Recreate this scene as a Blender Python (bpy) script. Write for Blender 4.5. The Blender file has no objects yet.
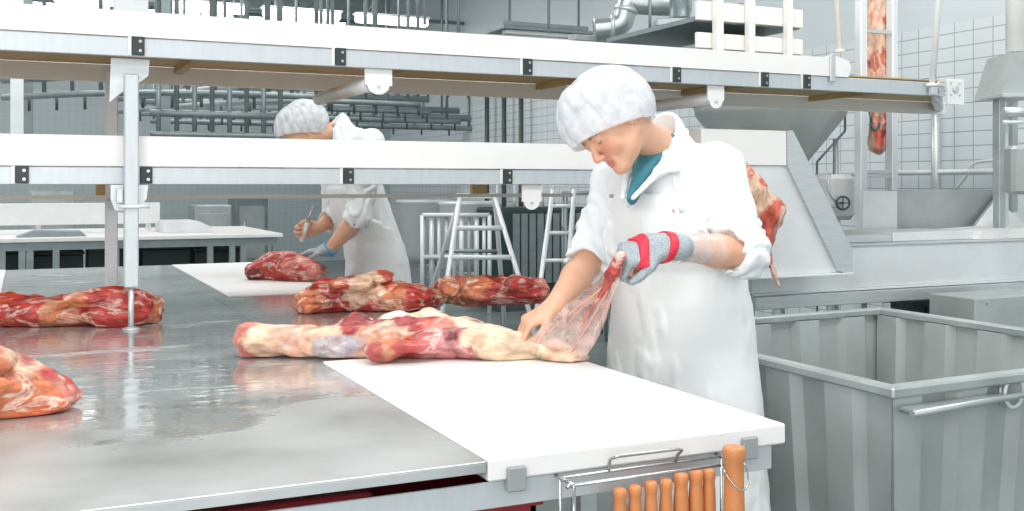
import bpy, math, random
import numpy as np
from mathutils import Vector, Matrix, Euler

random.seed(7)
C = bpy.context.scene.collection
# ------------------------------------------------------------------ camera, world, light, exposure
SC = bpy.context.scene
HC = 1.41                       # camera height
FPX = 1044.0                    # focal length in pixels of a 1024 wide frame
YAW = math.radians(25)
FW = np.array([math.sin(YAW), math.cos(YAW), 0.0])
RT = np.array([math.cos(YAW), -math.sin(YAW), 0.0])
UPV = np.array([0, 0, 1.0])
cam = bpy.data.cameras.new('camera')
cam.sensor_width = 36
cam.lens = FPX / 1024 * 36
cam.shift_y = -(255.5 - 185) / 1024
cam.clip_end = 100
co = bpy.data.objects.new('camera', cam)
C.objects.link(co)
co.location = (0, 0, HC)
co.rotation_euler = (math.radians(90), 0, -YAW)
SC.camera = co
SC.view_settings.view_transform = 'Standard'
SC.view_settings.look = 'None'
SC.view_settings.exposure = -0.06
SC.view_settings.gamma = 1
SC.view_settings.use_curve_mapping = False
W = bpy.data.worlds.new('world')
SC.world = W
W.use_nodes = True
W.node_tree.nodes['Background'].inputs[0].default_value = (0.93, 0.97, 1.0, 1)
W.node_tree.nodes['Background'].inputs[1].default_value = 0.95


def area(name, loc, size, power, rot=(0, 0, 0), col=(1, 0.99, 0.97)):
    l = bpy.data.lights.new(name, 'AREA')
    l.shape = 'RECTANGLE'
    l.size, l.size_y = size
    l.energy = power
    l.color = col
    o = bpy.data.objects.new(name, l)
    o.location = loc
    o.rotation_euler = rot
    C.objects.link(o)
    return o


area('ceiling_light_near', (1.0, 1.0, 4.6), (5.0, 1.2), 170)
area('ceiling_light_mid', (1.0, 4.6, 4.6), (6.0, 1.2), 110)
area('ceiling_light_far', (1.0, 9.0, 4.6), (7.0, 1.5), 190)
area('ceiling_light_back', (0.0, 13.5, 4.6), (9.0, 1.5), 240)
area('right_wall_fill', (4.6, 3.6, 4.6), (1.6, 4.0), 90)  # added fill from above, brightens the right wall and machinery
area('front_left_fill', (-3.0, -1.5, 3.2), (3.5, 2.5), 130, (math.radians(68), 0, math.radians(-50)))  # added soft fill from the camera's left

area('low_front_fill', (-1.0, -2.6, 1.5), (4.5, 2.2), 60, (math.radians(92), 0, math.radians(-12)))  # added low fill from behind the camera, reaches under the upper belt


def at(px, py, d=None, z=None, X=None, Y=None):
    """world point seen at photo pixel (px,py): at camera depth d, height z, or world plane X / Y"""
    r = FW + (px - 512) / FPX * RT + (185 - py) / FPX * UPV
    if d is None:
        if z is not None:
            d = (z - HC) / r[2]
        elif X is not None:
            d = X / r[0]
        else:
            d = Y / r[1]
    return np.array([0, 0, HC]) + d * r


def hz(py, px, Y=None, X=None):
    return at(px, py, Y=Y, X=X)[2]


# ------------------------------------------------------------------ materials
def nt(name):
    m = bpy.data.materials.new(name)
    m.use_nodes = True
    n = m.node_tree
    return m, n, n.nodes['Principled BSDF']


def N(n, typ, **kw):
    x = n.nodes.new(typ)
    for k, v in kw.items():
        setattr(x, k, v)
    return x


def ramp(n, fac, stops):
    r = N(n, 'ShaderNodeValToRGB')
    e = r.color_ramp.elements
    while len(e) < len(stops):
        e.new(0.5)
    for i, (p, c) in enumerate(stops):
        e[i].position = p
        e[i].color = (*c, 1) if len(c) == 3 else c
    n.links.new(fac, r.inputs[0])
    return r


def coords(n, scale=(1, 1, 1)):
    tc = N(n, 'ShaderNodeTexCoord')
    mp = N(n, 'ShaderNodeMapping')
    mp.inputs['Scale'].default_value = scale
    n.links.new(tc.outputs['Object'], mp.inputs[0])
    return mp.outputs[0]


def mat(name, col, rough=0.5, metal=0.0, var=0.06, vscale=8, bump=0.0, bscale=40, stretch=(1, 1, 1), spec=0.5, sss=0.0, coat=0.0):
    m, n, b = nt(name)
    v = coords(n, stretch)
    no = N(n, 'ShaderNodeTexNoise')
    no.inputs['Scale'].default_value = vscale
    no.inputs['Detail'].default_value = 4
    n.links.new(v, no.inputs['Vector'])
    lo = tuple(max(0, c * (1 - var)) for c in col)
    hi = tuple(min(1, c * (1 + var)) for c in col)
    r = ramp(n, no.outputs[0], [(0.3, lo), (0.7, hi)])
    n.links.new(r.outputs[0], b.inputs['Base Color'])
    b.inputs['Roughness'].default_value = rough
    b.inputs['Metallic'].default_value = metal
    b.inputs['Specular IOR Level'].default_value = spec
    b.inputs['Coat Weight'].default_value = coat
    if sss:
        b.inputs['Subsurface Weight'].default_value = sss
        b.inputs['Subsurface Scale'].default_value = 0.02
    if bump:
        n2 = N(n, 'ShaderNodeTexNoise')
        n2.inputs['Scale'].default_value = bscale
        n2.inputs['Detail'].default_value = 3
        n.links.new(v, n2.inputs['Vector'])
        bp = N(n, 'ShaderNodeBump')
        bp.inputs['Strength'].default_value = bump
        bp.inputs['Distance'].default_value = 0.01
        n.links.new(n2.outputs[0], bp.inputs['Height'])
        n.links.new(bp.outputs[0], b.inputs['Normal'])
    return m


def attr_mat(name, rough=0.4, streak=0.0, sscale=14, stretch=(1, 4, 4), bump=0.3, bscale=60, sss=0.1, coat=0.0, light=(0.9, 0.72, 0.6)):
    """colour from the mesh's own colour patches, with streaks of fat through it"""
    m, n, b = nt(name)
    a = N(n, 'ShaderNodeAttribute')
    a.attribute_name = 'Col'
    src = a.outputs['Color']
    v = coords(n, stretch)
    if streak:
        no = N(n, 'ShaderNodeTexNoise')
        no.inputs['Scale'].default_value = sscale
        no.inputs['Detail'].default_value = 6
        no.inputs['Distortion'].default_value = 1.2
        n.links.new(v, no.inputs['Vector'])
        r = ramp(n, no.outputs[0], [(0.53, (0, 0, 0)), (0.6, (1, 1, 1)), (0.66, (0.1, 0.1, 0.1))])
        mu = N(n, 'ShaderNodeMath', operation='MULTIPLY')
        mu.inputs[1].default_value = streak
        n.links.new(r.outputs[0], mu.inputs[0])
        mx = N(n, 'ShaderNodeMix', data_type='RGBA')
        n.links.new(mu.outputs[0], mx.inputs['Factor'])
        n.links.new(src, mx.inputs['A'])
        mx.inputs['B'].default_value = (*light, 1)
        src = mx.outputs['Result']
        n3 = N(n, 'ShaderNodeTexNoise')
        n3.inputs['Scale'].default_value = sscale * 1.7
        n3.inputs['Detail'].default_value = 5
        n.links.new(v, n3.inputs['Vector'])
        r3 = ramp(n, n3.outputs[0], [(0.35, (0.5, 0.42, 0.42)), (0.6, (1.1, 1.1, 1.1))])
        m2 = N(n, 'ShaderNodeMix', data_type='RGBA', blend_type='MULTIPLY')
        m2.inputs['Factor'].default_value = 0.8
        n.links.new(src, m2.inputs['A'])
        n.links.new(r3.outputs[0], m2.inputs['B'])
        src = m2.outputs['Result']
    n.links.new(src, b.inputs['Base Color'])
    b.inputs['Roughness'].default_value = rough
    b.inputs['Coat Weight'].default_value = coat
    b.inputs['Coat Roughness'].default_value = 0.15
    if sss:
        b.inputs['Subsurface Weight'].default_value = sss
        b.inputs['Subsurface Radius'].default_value = (1, 0.3, 0.2)
        b.inputs['Subsurface Scale'].default_value = 0.01
    if bump:
        n2 = N(n, 'ShaderNodeTexNoise')
        n2.inputs['Scale'].default_value = bscale
        n2.inputs['Detail'].default_value = 4
        n.links.new(v, n2.inputs['Vector'])
        bp = N(n, 'ShaderNodeBump')
        bp.inputs['Strength'].default_value = bump
        bp.inputs['Distance'].default_value = 0.01
        n.links.new(n2.outputs[0], bp.inputs['Height'])
        n.links.new(bp.outputs[0], b.inputs['Normal'])
    return m


def wet_steel(name):
    m, n, b = nt(name)
    tc = N(n, 'ShaderNodeTexCoord')
    v = coords(n, (1, 2.5, 1))
    no = N(n, 'ShaderNodeTexNoise')
    no.inputs['Scale'].default_value = 2.6
    no.inputs['Detail'].default_value = 5
    n.links.new(v, no.inputs['Vector'])
    # standing water lies on the middle of the table; the near end has dried to a dull film
    sep = N(n, 'ShaderNodeSeparateXYZ')
    geo = N(n, 'ShaderNodeNewGeometry')
    n.links.new(geo.outputs['Position'], sep.inputs[0])
    mr = N(n, 'ShaderNodeMapRange')
    mr.inputs['From Min'].default_value = 1.95
    mr.inputs['From Max'].default_value = 2.5
    mr.inputs['To Min'].default_value = -0.42
    mr.inputs['To Max'].default_value = 0.12
    n.links.new(sep.outputs['Y'], mr.inputs['Value'])
    ad = N(n, 'ShaderNodeMath', operation='ADD')
    n.links.new(no.outputs[0], ad.inputs[0])
    n.links.new(mr.outputs[0], ad.inputs[1])
    rr = ramp(n, ad.outputs[0], [(0.42, (0.36, 0.36, 0.36)), (0.5, (0.09, 0.09, 0.09)), (0.62, (0.05, 0.05, 0.05)), (0.74, (0.16, 0.16, 0.16))])
    n.links.new(rr.outputs[0], b.inputs['Roughness'])
    n2 = N(n, 'ShaderNodeTexNoise')
    n2.inputs['Scale'].default_value = 3.2
    n2.inputs['Detail'].default_value = 7
    n.links.new(coords(n, (1, 1, 1)), n2.inputs['Vector'])
    rc_ = ramp(n, n2.outputs[0], [(0.3, (0.36, 0.37, 0.36)), (0.43, (0.52, 0.535, 0.53)), (0.55, (0.60, 0.62, 0.625)), (0.7, (0.70, 0.71, 0.715))])
    n.links.new(rc_.outputs[0], b.inputs['Base Color'])
    b.inputs['Metallic'].default_value = 0.6
    bp = N(n, 'ShaderNodeBump')
    bp.inputs['Strength'].default_value = 0.16
    bp.inputs['Distance'].default_value = 0.01
    n4 = N(n, 'ShaderNodeTexNoise')
    n4.inputs['Scale'].default_value = 9
    n4.inputs['Detail'].default_value = 3
    n.links.new(v, n4.inputs['Vector'])
    n.links.new(n4.outputs[0], bp.inputs['Height'])
    n.links.new(bp.outputs[0], b.inputs['Normal'])
    return m


def tile_mat(name, axis, w, h, top, tile, grout, plain, gw=0.02):
    """tiles up to height `top`, smooth plaster above"""
    m, n, b = nt(name)
    geo = N(n, 'ShaderNodeNewGeometry')
    sep = N(n, 'ShaderNodeSeparateXYZ')
    n.links.new(geo.outputs['Position'], sep.inputs[0])

    def line(sock, size):
        d = N(n, 'ShaderNodeMath', operation='DIVIDE')
        d.inputs[1].default_value = size
        n.links.new(sock, d.inputs[0])
        f = N(n, 'ShaderNodeMath', operation='FRACT')
        n.links.new(d.outputs[0], f.inputs[0])
        l = N(n, 'ShaderNodeMath', operation='LESS_THAN')
        l.inputs[1].default_value = gw / size
        n.links.new(f.outputs[0], l.inputs[0])
        return l.outputs[0]
    a = line(sep.outputs[axis], w)
    c = line(sep.outputs['Z'], h)
    mx = N(n, 'ShaderNodeMath', operation='MAXIMUM')
    n.links.new(a, mx.inputs[0])
    n.links.new(c, mx.inputs[1])
    lt = N(n, 'ShaderNodeMath', operation='LESS_THAN')
    lt.inputs[1].default_value = top
    n.links.new(sep.outputs['Z'], lt.inputs[0])
    no = N(n, 'ShaderNodeTexNoise')
    no.inputs['Scale'].default_value = 1.5
    r = ramp(n, no.outputs[0], [(0.3, tuple(x * .93 for x in tile)), (0.7, tile)])
    m1 = N(n, 'ShaderNodeMix', data_type='RGBA')
    n.links.new(mx.outputs[0], m1.inputs['Factor'])
    n.links.new(r.outputs[0], m1.inputs['A'])
    m1.inputs['B'].default_value = (*grout, 1)
    m2 = N(n, 'ShaderNodeMix', data_type='RGBA')
    n.links.new(lt.outputs[0], m2.inputs['Factor'])
    m2.inputs['A'].default_value = (*plain, 1)
    n.links.new(m1.outputs['Result'], m2.inputs['B'])
    n.links.new(m2.outputs['Result'], b.inputs['Base Color'])
    b.inputs['Roughness'].default_value = 0.35
    return m


def see_through(name, col, alpha, rough=0.3):
    m, n, b = nt(name)
    no = N(n, 'ShaderNodeTexNoise')
    no.inputs['Scale'].default_value = 30
    no.inputs['Detail'].default_value = 3
    n.links.new(coords(n, (1, 1, 1)), no.inputs['Vector'])
    r = ramp(n, no.outputs[0], [(0.35, (alpha - .12,) * 3), (0.65, (alpha + .1,) * 3)])
    n.links.new(r.outputs[0], b.inputs['Alpha'])
    b.inputs['Base Color'].default_value = (*col, 1)
    b.inputs['Roughness'].default_value = rough
    return m


def emis(name, col, s):
    m, n, b = nt(name)
    b.inputs['Base Color'].default_value = (*col, 1)
    b.inputs['Emission Color'].default_value = (*col, 1)
    b.inputs['Emission Strength'].default_value = s
    return m


M = dict(
    board=mat('white_plastic', (0.80, 0.79, 0.78), 0.42, var=0.02, bump=0.03, bscale=20),
    guard=mat('white_guard_plastic', (0.83, 0.82, 0.80), 0.4, var=0.02),
    white=mat('white_paint', (0.80, 0.81, 0.81), 0.4, var=0.03),
    steel=mat('brushed_steel', (0.62, 0.65, 0.66), 0.38, 0.55, var=0.08, stretch=(1, 1, 14)),
    alu=mat('aluminium', (0.58, 0.62, 0.645), 0.42, 0.45, var=0.04, stretch=(6, 1, 1)),
    galv=mat('galvanised_steel', (0.46, 0.50, 0.50), 0.42, 0.6, var=0.16, vscale=5),
    bin=mat('dull_steel_bin', (0.45, 0.485, 0.475), 0.45, 0.35, var=0.12, vscale=4),
    dsteel=mat('dark_steel', (0.10, 0.12, 0.12), 0.45, 0.5, var=0.15),
    mid=mat('grey_steel', (0.26, 0.31, 0.32), 0.45, 0.5, var=0.12),
    belt=mat('brown_belt', (0.50, 0.36, 0.17), 0.6, var=0.14, vscale=3),
    black=mat('black_plastic', (0.03, 0.04, 0.04), 0.4),
    chrome=mat('chrome_wire', (0.55, 0.55, 0.55), 0.2, 0.9, var=0.02),
    table=wet_steel('wet_steel'),
    orange=mat('orange_handle', (0.62, 0.24, 0.085), 0.4, var=0.12, vscale=12, stretch=(1, 1, .3)),
    red=mat('red_crate', (0.33, 0.02, 0.03), 0.4, var=0.1),
    dark=mat('dark_green_plastic', (0.025, 0.05, 0.045), 0.5),
    coat=mat('white_cotton', (0.80, 0.83, 0.85), 0.8, var=0.02, bump=0.25, bscale=14),
    apron=mat('white_apron_plastic', (0.82, 0.84, 0.84), 0.5, var=0.02, bump=0.1, bscale=9),
    shirt=mat('teal_shirt', (0.05, 0.21, 0.27), 0.8, var=0.15, bump=0.3),
    trouser=mat('white_trousers', (0.62, 0.70, 0.80), 0.8),
    boot=mat('white_boot', (0.75, 0.76, 0.76), 0.35),
    glove=mat('steel_mesh_glove', (0.42, 0.48, 0.52), 0.45, 0.4, var=0.3, vscale=260, bump=0.6, bscale=300),
    strap=mat('red_strap', (0.60, 0.02, 0.05), 0.5),
    skin=attr_mat('skin', 0.5, bump=0.04, sss=0.12),
    meat=attr_mat('raw_meat', 0.42, streak=0.75, sscale=9, stretch=(1, 2.6, 2.6), bump=0.7, bscale=28, sss=0.1, coat=0.25),
    meatv=attr_mat('hung_meat', 0.42, streak=0.7, sscale=9, stretch=(2.4, 2.4, 1), bump=0.6, bscale=26, sss=0.1, coat=0.2),
    leg=attr_mat('beef_leg_meat', 0.4, streak=0.55, sscale=8, stretch=(1, 2.2, 2.2), bump=0.45, bscale=24, sss=0.15, coat=0.3, light=(0.85, 0.7, 0.62)),
    membrane=see_through('membrane', (0.86, 0.64, 0.57), 0.36, 0.25),
    net=see_through('hair_net', (0.84, 0.87, 0.91), 0.55, 0.6),
    hair=mat('brown_hair', (0.17, 0.12, 0.08), 0.6),
    clear=see_through('clear_arm_guard', (0.75, 0.78, 0.8), 0.3, 0.08),
    lamp=emis('lamp_tube', (1, 0.98, 0.95), 5.0),
    eye=mat('eye', (0.1, 0.08, 0.07), 0.2),
    pale=mat('pale_steel', (0.76, 0.785, 0.80), 0.42, 0.25, var=0.06, vscale=4),
    duct=mat('duct_metal', (0.50, 0.56, 0.57), 0.3, 0.75, var=0.1),
    brass=mat('yellow_pipe', (0.5, 0.38, 0.10), 0.5),
    floor=mat('wet_floor', (0.20, 0.24, 0.235), 0.25, var=0.2, vscale=2),
    ceil=mat('ceiling_paint', (0.40, 0.46, 0.47), 0.7, var=0.05, vscale=1),
    wr=tile_mat('right_wall_tiles', 'Y', 0.172, 0.106, 2.62, (0.74, 0.79, 0.82), (0.36, 0.42, 0.45), (0.66, 0.72, 0.75), 0.008),
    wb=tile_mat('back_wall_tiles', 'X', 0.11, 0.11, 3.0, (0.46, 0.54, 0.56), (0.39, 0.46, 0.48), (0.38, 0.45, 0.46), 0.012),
    rubber=mat('grey_rubber', (0.3, 0.32, 0.32), 0.6),
    blue=mat('blue_fabric', (0.10, 0.35, 0.55), 0.7),
)

# ------------------------------------------------------------------ mesh building
ORG = {}


def thing(name, loc, label, cat, group=None):
    o = bpy.data.objects.new(name, None)
    o.empty_display_size = 0.1
    C.objects.link(o)
    o.location = tuple(loc)
    ORG[o] = np.array(loc, float)
    tag(o, label, cat, group)
    return o


def tag(o, label=None, cat=None, group=None, kind=None):
    if label: o['label'] = label
    if cat: o['category'] = cat
    if group: o['group'] = group
    if kind: o['kind'] = kind
    return o


def link(name, V, F, m, parent=None, smooth=True, cols=None, base=None, sm=None):
    V = np.asarray(V, float)
    if parent is not None:
        org = ORG[parent] if base is None else np.array(base, float)
    else:
        org = np.array([(V[:, 0].min() + V[:, 0].max()) / 2, (V[:, 1].min() + V[:, 1].max()) / 2, V[:, 2].min()])
    me = bpy.data.meshes.new(name)
    if isinstance(F, np.ndarray):
        F = F.tolist()
    me.from_pydata((V - org).tolist(), [], F)
    me.materials.append(m)
    me.update()
    if sm is not None:
        me.polygons.foreach_set('use_smooth', sm)
    elif smooth:
        me.polygons.foreach_set('use_smooth', [True] * len(me.polygons))
    if cols is not None:
        a = me.color_attributes.new('Col', 'FLOAT_COLOR', 'POINT')
        c4 = np.ones((len(V), 4), np.float32)
        c4[:, :3] = cols
        a.data.foreach_set('color', c4.ravel())
    o = bpy.data.objects.new(name, me)
    C.objects.link(o)
    ORG[o] = org.copy()
    if parent is not None:
        o.parent = parent
        o.location = tuple(org - ORG[parent])
    else:
        o.location = tuple(org)
    return o


class MB:
    def __init__(s):
        s.v = []; s.f = []; s.sm = []

    def add(s, vs, fs, smooth=False):
        b = len(s.v)
        s.v += [tuple(map(float, p)) for p in vs]
        s.f += [tuple(b + i for i in f) for f in fs]
        s.sm += [smooth] * len(fs)
        return s

    def box(s, x0, x1, y0, y1, z0, z1, c=0.0):
        if c == 0:
            v = [(x, y, z) for x in (x0, x1) for y in (y0, y1) for z in (z0, z1)]
            return s.add(v, [(0, 1, 3, 2), (4, 6, 7, 5), (0, 4, 5, 1), (2, 3, 7, 6), (0, 2, 6, 4), (1, 5, 7, 3)])
        return s.obox(((x0 + x1) / 2, (y0 + y1) / 2, (z0 + z1) / 2), ((x1 - x0) / 2, (y1 - y0) / 2, (z1 - z0) / 2), c=c)

    def obox(s, cen, half, ax=None, c=0.0):
        """box with chamfered edges"""
        ax = np.eye(3) if ax is None else np.array(ax, float)
        h = np.array(half, float)
        c = min(c, h.min() * 0.45)
        cen = np.array(cen, float)
        pts = []; idx = {}
        for sx in (-1, 1):
            for sy in (-1, 1):
                for sz in (-1, 1):
                    sg = (sx, sy, sz)
                    for a in range(3):
                        p = np.array([sg[i] * (h[i] - (c if i != a else 0)) for i in range(3)])
                        idx[(sg, a)] = len(pts)
                        pts.append(cen + p @ ax)
        fs = []
        for a in range(3):
            b, d = [(1, 2), (2, 0), (0, 1)][a]
            for sa in (-1, 1):
                q = []
                for (sb, sd) in ((-1, -1), (1, -1), (1, 1), (-1, 1)):
                    sg = [0, 0, 0]; sg[a] = sa; sg[b] = sb; sg[d] = sd
                    q.append(idx[(tuple(sg), a)])
                fs.append(q if sa > 0 else q[::-1])
        for a in range(3):
            b, d = [(1, 2), (2, 0), (0, 1)][a]
            for sb in (-1, 1):
                for sd in (-1, 1):
                    q = []
                    for sa, w in ((-1, b), (1, b), (1, d), (-1, d)):
                        sg = [0, 0, 0]; sg[a] = sa; sg[b] = sb; sg[d] = sd
                        q.append(idx[(tuple(sg), w)])
                    fs.append(q if sb * sd < 0 else q[::-1])
        for sx in (-1, 1):
            for sy in (-1, 1):
                for sz in (-1, 1):
                    q = [idx[((sx, sy, sz), a)] for a in range(3)]
                    fs.append(q if sx * sy * sz > 0 else q[::-1])
        return s.add(pts, fs)

    def tube(s, pts, r, seg=10, cap=True):
        pts = [np.array(p, float) for p in pts]
        rs = r if hasattr(r, '__len__') else [r] * len(pts)
        rings = []
        pn = None
        for i, p in enumerate(pts):
            t = pts[min(i + 1, len(pts) - 1)] - pts[max(i - 1, 0)]
            t = t / (np.linalg.norm(t) + 1e-9)
            if pn is None:
                a = np.array([0, 0, 1.0]) if abs(t[2]) < 0.9 else np.array([1.0, 0, 0])
                n1 = np.cross(t, a)
            else:
                n1 = pn - t * (pn @ t)
            n1 /= np.linalg.norm(n1) + 1e-9
            pn = n1
            n2 = np.cross(t, n1)
            rings.append([p + rs[i] * (math.cos(k * 2 * math.pi / seg) * n1 + math.sin(k * 2 * math.pi / seg) * n2) for k in range(seg)])
        vs = [q for rg in rings for q in rg]
        fs = []
        for i in range(len(pts) - 1):
            for k in range(seg):
                k2 = (k + 1) % seg
                fs.append((i * seg + k, i * seg + k2, (i + 1) * seg + k2, (i + 1) * seg + k))
        s.add(vs, fs, True)
        if cap:
            b = len(s.v) - len(vs)
            s.f.append(tuple(b + k for k in range(seg))[::-1]); s.sm.append(False)
            e = b + (len(pts) - 1) * seg
            s.f.append(tuple(e + k for k in range(seg))); s.sm.append(False)
        return s

    def lathe(s, cen, prof, seg=28, axis=(0, 0, 1)):
        ax = np.array(axis, float); ax /= np.linalg.norm(ax)
        cen = np.array(cen, float)
        return s.tube([cen + ax * h for (r, h) in prof], [r for (r, h) in prof], seg)

    def prism(s, poly, a0, a1, plane='xz'):
        """poly in a plane, extruded along the remaining axis from a0 to a1"""
        def P(p, a):
            return {'xz': (p[0], a, p[1]), 'xy': (p[0], p[1], a), 'yz': (a, p[0], p[1])}[plane]
        n = len(poly)
        vs = [P(p, a0) for p in poly] + [P(p, a1) for p in poly]
        fs = [tuple(range(n)), tuple(range(2 * n - 1, n - 1, -1))] + [(i, n + i, n + (i + 1) % n, (i + 1) % n) for i in range(n)]
        return s.add(vs, fs)

    def build(s, name, m, parent=None, fix=True):
        o = link(name, s.v, s.f, m, parent, sm=s.sm)
        if fix:
            import bmesh
            b = bmesh.new(); b.from_mesh(o.data)
            bmesh.ops.recalc_face_normals(b, faces=b.faces)
            b.to_mesh(o.data); b.free()
        return o


def smooth_path(pts, n=6):
    pts = [np.array(p, float) for p in pts]
    P = [2 * pts[0] - pts[1]] + pts + [2 * pts[-1] - pts[-2]]
    out = []
    for i in range(1, len(P) - 2):
        for k in range(n):
            t = k / n
            a, b, c, d = P[i - 1], P[i], P[i + 1], P[i + 2]
            out.append(0.5 * ((2 * b) + (c - a) * t + (2 * a - 5 * b + 4 * c - d) * t * t + (3 * b - a - 3 * c + d) * t ** 3))
    out.append(pts[-1])
    return out


# ------------------------------------------------------------------ distance fields -> one continuous surface
def vnoise(P, seed=0):
    I = np.floor(P).astype(np.int64)
    f = (P - I).astype(np.float32)
    f = f * f * (3 - 2 * f)

    def h(i, j, k):
        n = (i * 73856093) ^ (j * 19349663) ^ (k * 83492791) ^ (seed * 2654435761)
        n = (n ^ (n >> 13)) * 1274126177
        return ((n & 0xffff) / 65535.0).astype(np.float32)
    r = 0
    for a in (0, 1):
        wa = f[..., 0] if a else 1 - f[..., 0]
        for b in (0, 1):
            wb = f[..., 1] if b else 1 - f[..., 1]
            for c in (0, 1):
                wc = f[..., 2] if c else 1 - f[..., 2]
                r = r + wa * wb * wc * h(I[..., 0] + a, I[..., 1] + b, I[..., 2] + c)
    return r * 2 - 1


def fbm(P, sc, oct=3, seed=0):
    r = 0; a = 1
    P = np.asarray(P) * np.asarray(sc)
    for o in range(oct):
        r = r + a * vnoise(P, seed + o)
        a *= 0.5; P = P * 2.03
    return r


def unit(v):
    v = np.array(v, float)
    return v / np.linalg.norm(v)


class Field:
    def __init__(s, lo, hi, h):
        s.lo = np.array(lo, float); s.h = h
        s.n = np.ceil((np.array(hi, float) - s.lo) / h).astype(int) + 1
        s.F = np.full(s.n, 0.12, np.float32)

    def sub(s, lo, hi, pad):
        a = np.clip(np.floor((np.array(lo) - pad - s.lo) / s.h).astype(int), 0, s.n)
        b = np.clip(np.ceil((np.array(hi) + pad - s.lo) / s.h).astype(int) + 1, 0, s.n)
        if (b <= a).any(): return None, None
        g = np.meshgrid(*[s.lo[i] + np.arange(a[i], b[i]) * s.h for i in range(3)], indexing='ij')
        return (slice(a[0], b[0]), slice(a[1], b[1]), slice(a[2], b[2])), np.stack(g, -1).astype(np.float32)

    def _apply(s, lo, hi, fn, k, op):
        sl, P = s.sub(lo, hi, k + 3 * s.h)
        if sl is None: return s
        d = fn(P); a = s.F[sl]
        if op == 'sub':
            d = -d
            hh = np.clip(k - np.abs(a - d), 0, None) / k if k > 0 else 0
            s.F[sl] = np.maximum(a, d) + hh * hh * k / 4
        else:
            hh = np.clip(k - np.abs(a - d), 0, None) / k if k > 0 else 0
            s.F[sl] = np.minimum(a, d) - hh * hh * k / 4
        return s

    def cap(s, a, b, r1, r2, k=0.02, op='add'):
        a = np.array(a, float); b = np.array(b, float)
        R = max(r1, r2); ab = b - a; L = ab @ ab + 1e-12

        def fn(P):
            t = np.clip(((P - a) @ ab) / L, 0, 1)
            return np.linalg.norm(P - a - t[..., None] * ab, axis=-1) - (r1 + (r2 - r1) * t)
        return s._apply(np.minimum(a, b) - R, np.maximum(a, b) + R, fn, k, op)

    def ell(s, c, r, A=None, k=0.02, op='add'):
        c = np.array(c, float); r = np.array(r, float)
        A = np.eye(3) if A is None else np.array(A, float)   # rows are the axes

        def fn(P):
            q = (P - c) @ A.T
            k0 = np.linalg.norm(q / r, axis=-1)
            k1 = np.linalg.norm(q / (r * r), axis=-1) + 1e-9
            return k0 * (k0 - 1) / k1
        e = np.abs(A.T) @ r
        return s._apply(c - e, c + e, fn, k, op)

    def box(s, c, hf, A=None, r=0.01, k=0.02, op='add'):
        c = np.array(c, float); hf = np.array(hf, float)
        A = np.eye(3) if A is None else np.array(A, float)

        def fn(P):
            q = np.abs((P - c) @ A.T) - (hf - r)
            return np.linalg.norm(np.maximum(q, 0), axis=-1) + np.minimum(q.max(-1), 0) - r
        e = np.abs(A.T) @ hf
        return s._apply(c - e, c + e, fn, k, op)

    def zloft(s, sec, ax, k=0.02, op='add'):
        """sec: list of (z, cx, cy, rx, ry) with ellipse axis rx along ax (a horizontal direction)"""
        sec = sorted(sec); S = np.array(sec, float)
        ax = unit(ax); ay = np.array([-ax[1], ax[0], 0])
        R = max(S[:, 3].max(), S[:, 4].max())
        lo = (S[:, 1].min() - R, S[:, 2].min() - R, S[0, 0]); hi = (S[:, 1].max() + R, S[:, 2].max() + R, S[-1, 0])

        def fn(P):
            z = P[..., 2]
            cx, cy, rx, ry = [np.interp(z, S[:, 0], S[:, i]) for i in (1, 2, 3, 4)]
            dx = P[..., 0] - cx; dy = P[..., 1] - cy
            u = dx * ax[0] + dy * ax[1]; v = dx * ay[0] + dy * ay[1]
            q = np.sqrt((u / rx) ** 2 + (v / ry) ** 2)
            g = np.sqrt((u / rx ** 2) ** 2 + (v / ry ** 2) ** 2) + 1e-6
            d = q * (q - 1) / g
            dz = np.maximum(S[0, 0] - z, z - S[-1, 0])
            return np.maximum(d, dz)
        return s._apply(lo, hi, fn, k, op)

    def pts(s):
        g = np.meshgrid(*[s.lo[i] + np.arange(s.n[i]) * s.h for i in range(3)], indexing='ij')
        return np.stack(g, -1).astype(np.float32)

    def disp(s, fn, band=0.03):
        """add fn(P) to the field near the surface only"""
        m = np.abs(s.F) < band
        I = np.argwhere(m)
        P = (s.lo + I * s.h).astype(np.float32)
        s.F[m] += fn(P).astype(np.float32)
        return s

    def copy(s):
        c = Field.__new__(Field)
        c.lo, c.h, c.n, c.F = s.lo, s.h, s.n, s.F.copy()
        return c

    def mesh(s):
        f = s.F
        f[0] = f[-1] = 0.1; f[:, 0] = f[:, -1] = 0.1; f[:, :, 0] = f[:, :, -1] = 0.1
        sg = f < 0
        nx, ny, nz = f.shape
        c = lambda i, j, k: sg[i:nx - 1 + i, j:ny - 1 + j, k:nz - 1 + k]
        al = np.ones((nx - 1, ny - 1, nz - 1), bool); an = np.zeros_like(al)
        for i in (0, 1):
            for j in (0, 1):
                for k in (0, 1):
                    al &= c(i, j, k); an |= c(i, j, k)
        act = an & ~al
        I = np.argwhere(act)
        idx = np.full(act.shape, -1, np.int64)
        idx[act] = np.arange(len(I))
        acc = np.zeros((len(I), 3)); cnt = np.zeros(len(I))
        for a in range(3):
            e = np.zeros(3, int); e[a] = 1
            o1, o2 = [x for x in range(3) if x != a]
            for u in (0, 1):
                for w in (0, 1):
                    off = np.zeros(3, int); off[o1] = u; off[o2] = w
                    A = I + off; B = A + e
                    fa = f[A[:, 0], A[:, 1], A[:, 2]]; fb = f[B[:, 0], B[:, 1], B[:, 2]]
                    m = (fa < 0) != (fb < 0)
                    t = np.where(m, fa / np.where(m, fa - fb, 1), 0)
                    p = off[None, :] + t[:, None] * e[None, :]
                    acc[m] += p[m]; cnt[m] += 1
        V = s.lo + (I + acc / cnt[:, None]) * s.h
        Q = []
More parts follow.
